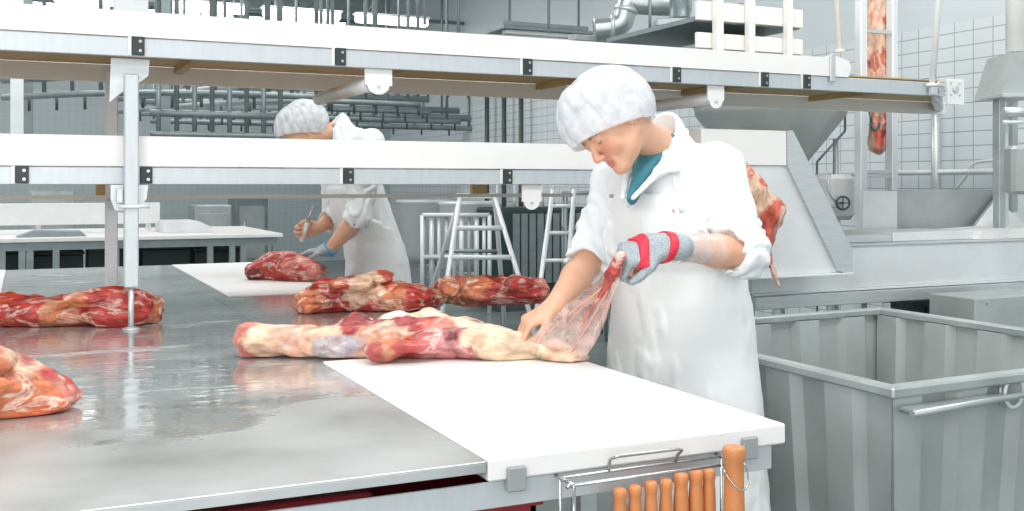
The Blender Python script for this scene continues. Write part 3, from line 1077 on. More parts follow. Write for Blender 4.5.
# raised side band following the slope
dx = xc - xb
MB().prism([(xb + .001, z1), (xb + .001, zw + .0), (xc - .06, z2 - .10), (xc - .02, z3), (xc + .03, z3), (xc + .03, z2), (xb + .03, z1 + .004)], YC - .02, YC + .55).build('side_flange', M['steel'], ch)
MB().box(xa, xc + .03, YC - .03, YC + .55, z3 - .012, z3 - .001, .002).build('base_lip', M['white'], ch)

# hook carrying the hanging beef, fixed to the top board
p = at(746, 170, Y=3.80)
hk = MB().tube(smooth_path([(p[0] - .02, YC - .0121, p[2] + .06), (p[0] - .02, YC - .07, p[2] + .075), (p[0] - .01, 3.80, p[2] + .05), (p[0], 3.79, p[2] - .01)], 6), .005, 8)
tag(hk.build('meat_hook', M['chrome']), 'steel hook on the chute holding the hanging beef behind the near worker', 'hook')

# funnel hopper behind
fc = at(770, 120, d=7.1)
fx, fy = fc[0], fc[1]
ht = thing('funnel_hopper', (fx, fy, 0), 'large dull steel funnel hopper behind the sloped chute, under the upper conveyor', 'hopper')
def zz(py, d): return HC + (185 - py) / FPX * d
MB().lathe((fx, fy, 0), [(.08, .9), (.12, 1.2), (.26, zz(160, 7.1)), (.50, zz(116, 7.1)), (.52, zz(104, 7.1)), (.50, zz(102, 7.1)), (.46, zz(108, 7.1))], 40).build('funnel', M['bin'], ht)
MB().lathe((fx, fy, 0), [(.54, zz(106, 7.1)), (.54, zz(102, 7.1))], 40).build('rim', M['steel'], ht)
for (sx, sy) in ((-.35, -.25), (.35, -.25), (.35, .3), (-.35, .3)):
    MB().tube([(fx + sx, fy + sy, 0), (fx + sx, fy + sy, 1.72)], .02, 10).build('leg', M['steel'], ht)

# long receiving trough with rails (runs across behind the bin)
YT = 4.30
tr = thing('receiving_trough', (4.2, 4.7, 0), 'long pale steel trough on a rail frame across the right side behind the big bin', 'trough')
xt0 = at(752, 290, Y=YT)[0]; xt1 = XW - .05
za = hz(245, 890, Y=YT); zb_ = hz(283, 890, Y=YT)
xs = at(846, 250, Y=YT)[0]
MB().box(xs, xt1, YT, YT + .02, hz(286, 890, Y=YT), za, .002).box(xt0, xs, YT, YT + .02, hz(286, 890, Y=YT), hz(268, 800, Y=YT)).build('side_panel', M['pale'], tr)
MB().box(xs, xt1, YT - .012, YT + .62, za + .001, za + .010, .001).build('top_plate', M['steel'], tr)
MB().box(xt0, xt1, YT - .03, YT + .0, hz(301, 890, Y=YT), hz(289, 890, Y=YT), .003).build('rail', M['steel'], tr)
MB().box(xt0, xt1, YT - .02, YT + .0, hz(288, 890, Y=YT), hz(286, 890, Y=YT), .001).build('lip', M['white'], tr)
MB().box(xt0, xt1, YT + .45, YT + .48, hz(301, 890, Y=YT), hz(289, 890, Y=YT), .003).build('rail', M['steel'], tr)
for px in (774, 884, 987, 1010):
    x = at(px, 305, Y=YT)[0]
    MB().box(x - .022, x + .022, YT - .028, YT - .004, 0, hz(302, 890, Y=YT), .003).build('leg', M['steel'], tr)
YR = YT + .55
# upper pans on the trough
xm0 = at(848, 235, Y=YR)[0]; xm1 = at(972, 235, Y=YR)[0]
mb = MB().box(at(845, 240, Y=YT + .1)[0], at(892, 240, Y=YT + .1)[0], YT + .1, YT + .5, za + .011, hz(235, 868, Y=YT + .1), .003)
mb.build('pan', M['steel'], tr)
mb = MB().box(at(893, 240, Y=YT + .1)[0], at(973, 240, Y=YT + .1)[0], YT + .1, YT + .5, za + .011, hz(232, 920, Y=YT + .1), .003)
mb.build('pan', M['pale'], tr)
x0 = at(893, 210, Y=YR)[0]; x1 = at(1026, 210, Y=YR)[0]
MB().box(x0, min(x1, XW) - .05, YR, YR + .02, za + .011, hz(190, 893, Y=YR), .002).build('back_panel', M['bin'], tr)
x0b = at(859, 210, Y=YR)[0]
MB().box(x0b, x0 - .003, YR - .04, YR - .02, za + .011, hz(191, 876, Y=YR - .04), .003).build('front_panel', M['pale'], tr)
# white flap sloping into the trough
pA = at(972, 242, Y=YT + .1); pB = at(985, 230, Y=YT + .3)
mb = MB().prism([(pA[0], za + .012), (pA[0] + .04, za + .06), (pA[0] + .5, za + .075), (pA[0] + .5, za + .012)], YT + .05, YT + .4)
tag(mb.build('white_sheet', M['board']), 'white plastic sheet lying on the trough at the right edge', 'sheet')
# slanted steel slide beyond it
mb = MB()
mb.add([at(968, 232, Y=YR - .05), at(1000, 190, Y=YR - .03), at(1030, 190, Y=YR - .03), at(1030, 232, Y=YR - .3), at(968, 234, Y=YR - .05) + (0, 0, -.01), at(1000, 190, Y=YR - .03) + (0, .01, -.01), at(1030, 190, Y=YR - .03) + (0, .01, -.01), at(1030, 232, Y=YR - .3) + (0, .0, -.012)],
       [(0, 1, 2, 3), (7, 6, 5, 4), (0, 4, 5, 1), (1, 5, 6, 2), (2, 6, 7, 3), (3, 7, 4, 0)])
tag(mb.build('steel_slide', M['steel']), 'slanted shiny steel slide above the white sheet at right', 'slide')

# green dark crate + grey box under the rail right
p0 = at(893, 305, Y=YT + .35); p1 = at(965, 305, Y=YT + .35)
mb = MB().box(p0[0], p1[0] + .25, YT + .2, YT + .43, .25, hz(303, 900, Y=YT + .2), .01)
mb.box(p0[0] - .015, p1[0] + .265, YT + .185, YT + .445, hz(307, 900, Y=YT + .2), hz(304, 900, Y=YT + .2) + .012, .004)
for k in range(5):
    x = p0[0] + .1 + k * .14
    mb.box(x, x + .012, YT + .185, YT + .2, .27, .7)
mb.box(p0[0], p0[0] + .05, YT + .22, YT + .41, 0, .25).box(p1[0] + .18, p1[0] + .23, YT + .22, YT + .41, 0, .25)
tag(mb.build('dark_crate', M['dark']), 'dark green crate in the gap under the trough rail', 'crate')
p0 = at(967, 300, Y=3.9)
mb = MB().box(p0[0], p0[0] + .6, 3.85, 4.15, 0.0, hz(298, 990, Y=3.85), .004)
mb.tube([(p0[0] + .09, 3.849, .80), (p0[0] + .09, 3.84, .80)], .008, 10)
tag(mb.build('steel_cabinet', M['bin']), 'plain grey steel box behind the far right rim of the big bin', 'box')

# ---- the big corrugated bin
bn = thing('meat_bin', (2.85, 2.9, 0), 'big open corrugated steel bin standing at the right beside the near worker', 'bin')
ZR = .85
cn = [at(893, 387, z=ZR)[:2], at(1085, 358, z=ZR)[:2], at(880, 306, z=ZR)[:2], at(757, 355, z=ZR)[:2]]
A0 = cn[0]
ex = unit(list(at(1024, 367.5, z=ZR)[:2] - A0)); ey = unit(list(at(757, 355, z=ZR)[:2] - A0))
B0 = A0 + ex * 1.33; D0 = A0 + ey * 1.42
C0_ = at(880, 307, z=ZR)[:2]
B0 = C0_ + (A0 - D0) * .985
D0 = A0 + ey * 1.40
corners = [A0, B0, C0_, D0]
def wall(a, b, name):
    a = np.array(a); b = np.array(b)
    L = np.linalg.norm(b - a); dr = (b - a) / L
    nn = np.array([-dr[1], dr[0]])     # towards inside (counter-clockwise order)
    V = []; F = []
    prof = []
    n = 5
    pitch = L / n
    for k in range(n):
        u = k * pitch
        prof += [(u, 0), (u + pitch * .42, 0), (u + pitch * .5, .035), (u + pitch * .92, .035)]
    prof.append((L, 0))
    th = .004
    def P(u, v, z):
        taper = (ZR - z) * .10
        q = a + dr * (taper + (L - 2 * taper) * u / L) + nn * (v + taper)
        return (q[0], q[1], z)
    m_ = len(prof)
    for z in (.14, ZR - .03):
        for (u, v) in prof: V.append(P(u, v, z))
    for z in (.14, ZR - .03):
        for (u, v) in prof: V.append(P(u, v + th, z))
    for i in range(m_ - 1):
        F.append((i, i + 1, m_ + i + 1, m_ + i))
        F.append((2 * m_ + i + 1, 2 * m_ + i, 3 * m_ + i, 3 * m_ + i + 1))
    mb = MB(); mb.add(V, F)
    return mb.build(name, M['bin'], bn, fix=False)
for i in range(4):
    wall(corners[i], corners[(i + 1) % 4], 'corrugated_wall')
mb = MB()
for i in range(4):
    a = np.array([*corners[i], ZR - .016]); b = np.array([*corners[(i + 1) % 4], ZR - .016])
    dr = unit(b - a); nn = np.array([-dr[1], dr[0], 0])
    mb.obox((a + b) / 2 + nn * .012, (np.linalg.norm(b - a) / 2 + .014 - (.0006 * i), .026 - .0004 * i, .016 - .0003 * i), [dr, nn, UPV], c=.006)
mb.build('rim', M['galv'], bn)
mb = MB()
Q = [np.array([*c, .15]) for c in corners]
cc = sum(Q) / 4
Q = [q + (cc - q) * .1 for q in Q]
mb.add(Q + [q - np.array([0, 0, .02]) for q in Q], [(0, 1, 2, 3), (7, 6, 5, 4), (0, 4, 5, 1), (1, 5, 6, 2), (2, 6, 7, 3), (3, 7, 4, 0)])
mb.build('bottom', M['bin'], bn)
for q in Q:
    w = q + (cc - q) * .1
    MB().tube([(w[0] - .02, w[1], .06), (w[0] + .02, w[1], .06)], .06, 20).build('wheel', M['rubber'], bn)
    MB().box(w[0] - .03, w[0] - .021, w[1] - .03, w[1] + .03, .05, .13).box(w[0] + .021, w[0] + .03, w[1] - .03, w[1] + .03, .05, .13).build('wheel_fork', M['galv'], bn)
# handle bar on the near side: a shelf-like bar with a ring at the corner
fd = A0; n_out = np.array([ex[1], -ex[0], 0])
def onf(px, py, off):
    """point on the near wall plane moved out by off"""
    a = np.array([A0[0], A0[1], 0]) + n_out * off
    r = FW + (px - 512) / FPX * RT + (185 - py) / FPX * UPV
    d = (a @ n_out) / (r @ n_out)
    return np.array([0, 0, HC]) + d * r
h0 = onf(912, 414, .05); h1 = onf(1003, 403, .05)
h1[2] = h0[2]
mb = MB().tube([h0, h1, h1 + np.array([*ex, 0]) * .2], .010, 10)
mb.obox((h0 + h1) / 2 + np.array([0, 0, .008]) - n_out * .02, (np.linalg.norm(h1 - h0) / 2, .022, .003), [np.array([*ex, 0]), n_out, UPV])
mb.tube([h0 + np.array([*ex, 0]) * .02, h0 + np.array([*ex, 0]) * .02 - n_out * .05], .008, 8)
mb.tube([onf(1000, 382, .02), onf(1000, 404, .02)], .006, 8)
mb.build('handle_bar', M['galv'], bn)
rc0 = onf(1014, 392, .03)
exx = np.array([*ex, 0])
mb = MB().tube([rc0 + .045 * (math.cos(a) * exx + math.sin(a) * UPV) for a in np.linspace(0, 2 * math.pi, 25)], .006, 8, cap=False)
mb.build('lifting_ring', M['pale'], bn)

# ================================================================== lift frame with hanging carcass
YU = 5.15
lf = thing('carcass_hoist', (at(876, 100, Y=YU)[0], YU, 0), 'tall pale vertical hoist frame around the hanging carcass at right', 'frame')
for px, w in ((861, .028), (892, .024)):
    x = at(px, 100, Y=YU)[0]
    MB().box(x - w, x + w, YU - .03, YU + .03, 0, 3.2, .004).build('upright', M['pale'], lf)
xa_ = at(861, 100, Y=YU)[0]; xb2 = at(892, 100, Y=YU)[0]
for z in (hz(32, 876, Y=YU), hz(172, 876, Y=YU), hz(176, 876, Y=YU), 3.15, .4):
    MB().box(xa_ + .0281, xb2 - .0241, YU - .025, YU - .0, z - .012, z + .012, .002).build('cross_bar', M['steel'], lf)
xm = at(878, 60, Y=YU + .12)[0]; ym = YU + .12
cf = Field((xm - .2, ym - .2, 1.5), (xm + .2, ym + .2, 3.2), .008)
zt = lambda py: hz(py, 878, Y=ym)
cf.cap((xm, ym, 3.1), (xm, ym, zt(60)), .085, .085, k=.04).cap((xm, ym, zt(60)), (xm, ym, zt(105)), .085, .07, k=.04).cap((xm, ym, zt(105)), (xm, ym, zt(146)), .055, .055, k=.03)
cf.disp(lambda P: .014 * fbm(P, (18, 18, 7), 3, 2), .05)
cf = cf.build('carcass', M['meatv'], None, patch_cols(rand_patches((xm - .1, ym - .1, 1.6), (xm + .1, ym + .1, 3.2), 60, [FAT, (0.85, .45, .32), (0.9, .6, .45), CREAM, (0.7, .2, .12), (0.85, .5, .36)], (.03, .07), 5) + [((xm, ym - .05, zt(140)), .09, (0.7, .10, .08)), ((xm + .03, ym - .05, zt(132)), .07, RED), ((xm + .06, ym - .04, zt(70)), .05, RED)], .03))
tag(cf, 'long pale carcass hanging inside the hoist frame, its red end showing below the conveyor', 'meat')
p = at(875, 124, Y=YU - .05)
mb = MB().tube([(p[0] + .035 * math.cos(a), YU - .05, p[2] + .04 * math.sin(a)) for a in np.linspace(math.pi * .95, math.pi * 2.1, 14)], .009, 8)
mb.tube([(p[0] - .034, YU - .05, p[2]), (p[0] - .034, YU - .05, p[2] + .08)], .009, 8)
tag(mb.build('hoist_hook', M['dsteel']), 'dark U-shaped hook in front of the carcass end just below the conveyor', 'hook')

# steel washer machine between chute and hoist, with hand wheel
wm = thing('wash_unit', (at(835, 200, d=6.9)[0], at(835, 200, d=6.9)[1], 0), 'small white and steel unit with round valve wheel between chute and hoist frame', 'machine')
c = at(833, 190, d=6.9)
MB().obox((c[0], c[1], 1.33), (.115, .10, .15), c=.03).build('housing', M['white'], wm)
MB().tube([(c[0], c[1], 0), (c[0], c[1], 1.22)], .04, 14).build('pedestal', M['steel'], wm)
q = at(843, 203, d=6.75)
mb = MB().tube([q + 0.042 * (math.cos(a) * RT + math.sin(a) * UPV) for a in np.linspace(0, 2 * math.pi, 21)], .007, 8, cap=False)
mb.tube([q - 0.042 * RT, q + 0.042 * RT], .004, 6).tube([q - 0.042 * UPV, q + 0.042 * UPV], .004, 6).tube([q, q + FW * .06], .008, 8)
mb.build('valve_wheel', M['dsteel'], wm)
mb = MB().tube(smooth_path([q + FW * .06, at(832, 198, d=6.76), at(828, 185, d=6.76), at(830, 175, d=6.8)], 5), .008, 8)
mb.tube(smooth_path([at(826, 205, d=6.76), at(836, 207, d=6.76), at(842, 203, d=6.8)], 5), .008, 8)
mb.build('pipe', M['steel'], wm)
# thin sloped rod & pane edge next to it
mb = MB().tube([at(817, 162, d=7.0), at(845, 131, d=7.0)], .008, 8)
mb.tube([at(845, 131, d=7.0), at(845, 131, d=7.0) + (0, 0, .4)], .008, 8).tube([at(817, 162, d=7.0), at(817, 162, d=7.0) * (1, 1, 0)], .008, 8)
tag(mb.build('bent_rod', M['mid']), 'thin bent dark rod between funnel hopper and hoist frame', 'rod')

# grid rails and pipe at the tiled wall
wp = thing('wall_pipework', (XW - .12, 5.5, 1.3), 'steel pipes running along and down the tiled wall at right', 'pipes')
x = XW - .10
MB().tube([(x, 3.5, hz(172, 950, X=x)), (x, 8.0, hz(172, 950, X=x))], .022, 10).build('pipe', M['pale'], wp)
for px in (936,):
    p = at(px, 100, X=x)
    MB().tube([(x, p[1], 0.9), (x, p[1], 2.05)], .036, 12).build('pipe', M['steel'], wp)
MB().tube(smooth_path([at(955, 190, X=x), at(966, 176, X=x), at(975, 163, X=x), at(1000, 160, X=x)], 4), .012, 8).build('pipe', M['pale'], wp)

# vertical frame and hopper at the right edge
rs = thing('filling_stand', (at(1010, 100, d=6.3)[0], at(1010, 100, d=6.3)[1], za + .012), 'grey steel hopper stand cut by the right edge of the photo', 'stand')
dr_ = 6.2
for (px, dd) in ((999, 6.3), (1012, 6.7), (1034, 6.3)):
    p = at(px, 100, d=dd)
    MB().box(p[0] - .025, p[0] + .025, p[1] - .025, p[1] + .025, za + .012, hz(99, px, Y=p[1]), .003).build('leg', M['galv'], rs)
pts_ = [at(1000, 97, d=6.15), at(1014, 52, d=6.15), at(1045, 52, d=6.15), at(1045, 97, d=6.15)]
mb = MB().add(pts_ + [q + FW * .35 for q in pts_], [(0, 1, 2, 3), (7, 6, 5, 4), (0, 4, 5, 1), (1, 5, 6, 2), (2, 6, 7, 3), (3, 7, 4, 0)])
mb.build('hopper', M['bin'], rs)
p = at(994, 97, d=6.1)
MB().obox(at(1020, 97, d=6.25), (.17, .14, .012), [RT, FW, UPV], c=.003).build('deck', M['steel'], rs)
MB().tube([at(1003, 112, d=6.1), at(1040, 112, d=6.1)], .03, 12).build('pipe', M['steel'], rs)
MB().tube([at(1003, 122, d=6.1), at(1040, 122, d=6.1)], .012, 10).build('pipe', M['pale'], rs)
MB().obox(at(1018, 170, d=6.0), (.06, .06, .14), [RT, FW, UPV], c=.02).build('motor', M['bin'], rs)
p = at(1016, 30, d=6.4)
MB().tube([(p[0], p[1], hz(52, 1016, Y=p[1])), (p[0], p[1], 3.3)], .06, 14).build('down_pipe', M['white'], rs)
p = at(1008, 150, d=6.3)
MB().tube([at(1006, 110, d=6.3), at(1006, 245, d=6.3)], .014, 10).build('down_pipe', M['pale'], rs)

# thin suspended poles
for i, (a, b, dd, r, lab) in enumerate((((939, -5), (932, 84), 5.1, .014, 'white pole running up from the right end of the upper conveyor'), ((835, -5), (840, 50), 5.6, .012, 'thin white pole just left of the hoist frame at the top'))):
    mb = MB().tube([at(*b, d=dd), at(a[0] - (b[0] - a[0]) * 1.5, a[1] - 130, d=dd)], r, 10)
    mb.lathe(at(*b, d=dd) - (0, 0, .012), [(r * 2, 0), (r * 2, .012)], 12)
    tag(mb.build('support_pole', M['white']), lab, 'pole')

# ================================================================== raised conveyors at the top right
YP = 5.3
rp = thing('raised_platform', (at(760, 30, Y=YP)[0], YP, 1.9), 'white double-railed conveyor end above the upper conveyor, with three white uprights', 'conveyor')
def zY(py, px): return hz(py, px, Y=YP)
for (px, w, pb) in ((718, .026, 62), (750, .023, 66), (788, .020, 66)):
    x = at(px, 30, Y=YP - .03)[0]
    MB().box(x - w, x + w, YP - .055, YP - .005, 2.02, 3.2, .003).build('upright', M['guard'], rp)
xe = at(803, 15, Y=YP)[0]; xs_ = at(757, 30, Y=YP)[0]
MB().box(xs_ - .45, xe, YP, YP + .03, zY(26, 780), zY(8, 780), .003).build('guard_board', M['guard'], rp)
MB().box(xs_ - .45, xe, YP, YP + .03, zY(53, 780), zY(38, 780), .003).build('guard_board', M['guard'], rp)
xe2 = at(830, 40, Y=YP + .1)[0]
mb = MB()
for k, py in enumerate((27, 54)):
    mb.box(xs_ - .45, xe, YP + .031, YP + 1.1, zY(py, 780), zY(py, 780) + .03)
mb.build('belt', M['mid'], rp)
mb = MB()
mb.box(xe - .04, xe + .0, YP + .031, YP + 1.3, zY(26, 780) + .031, zY(14, 780))
mb.box(xe - .04, xe + .0, YP + .031, YP + 1.3, zY(53, 780) + .031, zY(44, 780))
mb.build('side_frame', M['mid'], rp)
MB().box(xe + .01, xe + .18, YP + .6, YP + .9, 2.0, 2.45, .01).build('gear_box', M['dsteel'], rp)

# ================================================================== overhead: lamps, ducts, trusses
YLp = 14.0
p1 = at(302, 17, Y=YLp); p2 = at(392, 25.5, Y=YLp)
sp_ = p2[0] - p1[0]; zl = p1[2] - .02
names = {-4: 'leftmost', -3: 'second from left', -2: 'third from left', -1: 'fourth from left', 0: 'second from right', 1: 'rightmost'}
for k in range(-4, 2):
    x = p1[0] + k * sp_
    L = sp_ * .41
    t = thing('fluorescent_lamp', (x, YLp, zl), names[k] + ' of the lit fluorescent lamps in a row above the upper conveyor', 'lamp', 'row of fluorescent lamps')
    MB().box(x - L, x + L, YLp - .07, YLp + .07, zl, zl + .10, .02).build('tube', M['lamp'], t)
    MB().box(x - L - .02, x + L + .02, YLp - .09, YLp + .09, zl + .101, zl + .13, .01).build('housing', M['white'], t)
    mb = MB()
    for s in (-.7, .7):
        mb.tube([(x + s * L, YLp, zl + .13), (x + s * L, YLp, 5.2)], .012, 6)
    mb.build('hanging_rod', M['mid'], t)

for k in range(7):  # unseen lamp row, added so the wet steel top catches glints
    x = -7.2 + k * 1.9
    t = thing('fluorescent_lamp', (x, 17.6, 4.12), 'added lamp of an unseen far row behind the conveyor guard, for glints on the steel table', 'lamp', 'added unseen row of lamps')
    MB().box(x - .8, x + .8, 17.5, 17.7, 4.12, 4.22, .02).build('tube', M['lamp'], t)
    MB().box(x - .82, x + .82, 17.47, 17.73, 4.221, 4.26, .01).build('housing', M['white'], t)
    MB().tube([(x, 17.6, 4.26), (x, 17.6, 5.2)], .02, 6).build('hanging_rod', M['mid'], t)

def truss(Y, z0, z1, label, x0=-8, x1=XW - .05, step=1.1, r=.03):
    t = thing('roof_truss', ((x0 + x1) / 2, Y, z0), label, 'truss')
    MB().tube([(x0, Y, z0), (x1, Y, z0)], r, 8).tube([(x0, Y, z1), (x1, Y, z1)], r, 8).build('chord', M['mid'], t)
    mb = MB(); x = x0; up = True
    while x < x1 - step:
        mb.tube([(x, Y, z0 if up else z1), (x + step, Y, z1 if up else z0)], r * .6, 6)
        x += step; up = not up
    mb.build('lattice', M['mid'], t)
    mb = MB()
    for x in np.arange(x0 + .5, x1, 3):
        mb.tube([(x, Y, z1), (x, Y, 5.2)], r, 6)
    mb.build('hanger', M['mid'], t)
truss(15.2, 3.95, 4.9, 'dark lattice roof truss just behind the row of lamps', step=.9)
truss(17.3, 4.2, 5.0, 'farthest dark lattice roof truss near the back wall', step=1.2)
# cable tray at the top centre
p0 = at(500, 27, Y=9.0); p1 = at(592, 34, Y=9.0)
ct = thing('cable_tray', (p0[0], 9.0, p0[2]), 'flat grey hanging tray at top centre, left of the round duct', 'tray')
MB().box(p0[0] - .05, p1[0], 8.8, 9.2, p0[2] - .04, p0[2] - .01, .003).box(p0[0] - .05, p1[0] - .15, 8.8, 8.83, p0[2] - .009, p0[2] + .03).build('tray', M['mid'], ct)
MB().box(p0[0], p1[0] - .1, 8.86, 8.95, p0[2] - .075, p0[2] - .041, .003).build('light_bar', M['white'], ct)
mb = MB()
for x in (p0[0] + .1, p1[0] - .15):
    mb.tube([(x, 9.0, p0[2]), (x, 9.0, 5.2)], .012, 6)
mb.build('hanging_rod', M['mid'], ct)

dd = 8.0
du = thing('ventilation_duct', at(620, 20, d=dd), 'shiny round ventilation duct with an elbow at the top centre', 'duct')
MB().tube(smooth_path([at(594, 30, d=dd), at(610, 28, d=dd), at(622, 22, d=dd), at(626, 8, d=dd), at(630, 2, d=dd), at(645, 4, d=dd), at(690, 6, d=dd)], 8), .085, 20).build('pipe', M['duct'], du)
mb = MB()
for px, py in ((612, 27), (626, 10)):
    mb.tube([at(px - 2, py, d=dd), at(px + 2, py - (0 if px < 620 else 4), d=dd)] if px < 620 else [at(px - .5, py + 2, d=dd), at(px + .5, py - 2, d=dd)], .094, 20)
mb.build('joint_ring', M['steel'], du)
MB().tube([at(650, -10, d=dd - .1), at(650, 40, d=dd - .1)], .012, 8).build('hanging_rod', M['mid'], du)
du = thing('ventilation_duct', at(678, 20, d=7.5), 'vertical round duct ending in a flat flange, right of the elbow duct', 'duct')
MB().tube([at(680, -60, d=7.5), at(680, 18, d=7.5)], .075, 20).build('pipe', M['duct'], du)
MB().obox(at(674, 24, d=7.5), (.14, .11, .028), [RT, FW, UPV], c=.008).build('flange', M['duct'], du)
mb = MB().tube([at(696, 21, d=7.2), at(742, 5, d=7.6)], .018, 10)
mb.tube([at(702, 21, d=7.2), at(702, 26, d=7.2)], .02, 10)
tag(mb.build('yellow_pipe', M['brass']), 'thin yellow pipe running right from the duct flange', 'pipe')
# long dim beam crossing behind
mb = MB().box(at(575, 40, Y=7.0)[0], at(700, 46, Y=7.0)[0] + .4, 7.0, 7.12, hz(43, 620, Y=7), hz(37, 620, Y=7), .005)
for x in (2.6, 3.6):
    mb.tube([(x, 7.06, hz(37, 620, Y=7)), (x, 7.06, 5.2)], .012, 6)
tag(mb.build('overhead_beam', M['galv']), 'long grey beam directly above the white guard at top centre', 'beam')

# overhead meat rails in the left and middle background
def rail(Y, py, px0, px1, label, nh=5, r=.03, curve=0, drop=.12, m='mid', hooks=True):
    a = at(px0, py, Y=Y); b = at(px1, py, Y=Y); z = (a[2] + b[2]) / 2
    t = thing('overhead_rail', ((a[0] + b[0]) / 2, Y, z - drop), label, 'rail')
    path = [(a[0], Y + curve, z), (a[0] + (b[0] - a[0]) * .3, Y + curve * .3, z), (a[0] + (b[0] - a[0]) * .6, Y, z), (b[0], Y, z)]
    MB().tube(smooth_path(path, 8), r, 8).build('rail', M[m], t)
    MB().tube([(p[0], p[1] + .05, z + .16) for p in path], r * 1.3, 8).build('beam', M[m], t)
    mb = MB()
    for k in range(nh):
        s = (k + .5) / nh
        x = a[0] + (b[0] - a[0]) * s
        y = Y + curve * max(0, 1 - s * 1.8) ** 1.2
        mb.tube([(x, y + .05, z), (x, y + .05, 5.2 if k % 2 else z + .5)], .02, 6)
        if hooks:
            MB().tube([(x + .1, y, z), (x + .1, y, z - drop)], .014, 6).build('drop_bracket', M['dsteel'], t)
    mb.build('hanger', M[m], t)
rail(9.0, 92, 0, 330, 'nearest grey overhead rail below the upper conveyor at left', 12, .028, 1.2)
rail(10.5, 100, 140, 420, 'curved grey overhead rail seen between the two conveyors at left', 12, .03, 2.5)
rail(12.0, 108, 140, 430, 'second grey overhead rail further back between the conveyors', 12, .03, 1.0)
rail(13.5, 118, 140, 460, 'dark far overhead rail above the far worker', 12, .035, 0)
rail(15.0, 126, 150, 560, 'farthest overhead rail in front of the back wall', 14, .04, 0)
rail(11.0, 84, 300, 470, 'short overhead rail above the far worker\'s hair net', 8, .03, 0)
rail(8.2, 135, 150, 290, 'low dark rail just above the lower conveyor at left', 8, .022, 0, .08)
# square frame/pillars at left
for i, (px, Y, w, lab, m) in enumerate(((17, 9.5, .05, 'pale steel post hanging from the ceiling near the left edge of the photo', 'pale'), (27, 10.5, .05, 'darker hanging steel post beside the pale one at the left edge', 'mid'), (165, 10, .045, 'dark hanging post right of the square post, seen between the conveyors', 'mid'), (1200, 10, .01, '', 'mid'))):
    if px > 1100: continue
    p = at(px, 150, Y=Y)
    mb = MB().box(p[0] - w, p[0] + w, Y - w, Y + w, 1.74, 5.199, .004).box(p[0] - w * 1.5, p[0] + w * 1.5, Y - w * 1.5, Y + w * 1.5, 1.72, 1.74)
    mb.box(p[0] - w * 1.3, p[0] + w * 1.3, Y - w * 1.3, Y + w * 1.3, 2.6, 2.75)
    tag(mb.build('hanging_post', M[m]), lab, 'post')
for i, px in enumerate((487, 504, 521)):
    p = at(px, 120, X=XW - .15)
    mb = MB().tube([(p[0], p[1], .0), (p[0], p[1], 2.9)], .035, 10).lathe((p[0], p[1], 0), [(.07, 0), (.07, .02)], 12)
    tag(mb.build('wall_pipe', M['dsteel']), ['left', 'middle', 'right'][i] + ' one of three thin dark upright pipes against the tiled wall', 'pipe', 'three dark wall pipes')

# ================================================================== far left table
ft = thing('far_table', (-.2, 12.2, 0), 'long white-topped far table in the left background beyond the steel table', 'table')
xr_ = at(283, 229, Y=11.0)[0]
MB().box(-4.5, xr_, 11.0, 13.2, .86, .90, .005).build('table_top', M['board'], ft)
MB().box(-4.4, xr_ - .05, 11.04, 11.10, .78, .859).box(-4.4, xr_ - .05, 13.0, 13.06, .78, .859).build('frame', M['mid'], ft)
for px in (2, 22, 30, 56, 116, 210, 232, 243, 275):
    x = at(px, 250, Y=11.05)[0]
    MB().box(x - .03, x + .03, 11.03, 11.09, 0, .779).build('leg', M['mid'], ft)
MB().box(-4.4, xr_ - .2, 11.5, 12.6, .40, .44).build('lower_shelf', M['mid'], ft)
for i in range(9):
    x = -2.6 + i * .53
    hh = .76 - .03 * (i % 3)
    t = thing('storage_crate', (x + .25, 11.8, .441), 'dark green crate on the low shelf under the far table, one of a row', 'crate', 'dark crates under the far table')
    MB().box(x, x + .49, 11.55, 12.0, .441, hh, .01).build('body', M['dark'], t)
    MB().box(x - .012, x + .502, 11.53, 12.02, hh + .001, hh + .03, .005).build('rim', M['dark'], t)
xg2 = at(160, 210, Y=12.0)[0]
mb = MB().box(-4.5, xg2, 12.0, 12.05, .99, hz(203, 80, Y=12.0), .004)
for x in np.arange(-4.3, xg2, 1.1):
    mb.box(x, x + .05, 12.051, 12.1, .90, 1.2)
tag(mb.build('splash_board', M['white']), 'long white upright board standing on the far table', 'board')
mb = MB().prism([(at(16, 228, Y=11.4)[0], .901), (at(34, 228, Y=11.4)[0], .96), (at(80, 228, Y=11.4)[0], .95), (at(86, 228, Y=11.4)[0], .901)], 11.2, 11.6)
tag(mb.build('steel_tray', M['mid']), 'low grey steel tray on the far table, left of the posts', 'tray')
mb = MB().prism([(at(160, 220, Y=11.8)[0], .901), (at(160, 220, Y=11.8)[0], 1.02), (at(196, 220, Y=11.8)[0], 1.02), (at(209, 220, Y=11.8)[0], .95), (at(205, 220, Y=11.8)[0], .901)], 11.5, 12.3)
tag(mb.build('steel_tray', M['pale']), 'pale steel tray on the far table, right of the posts', 'tray')

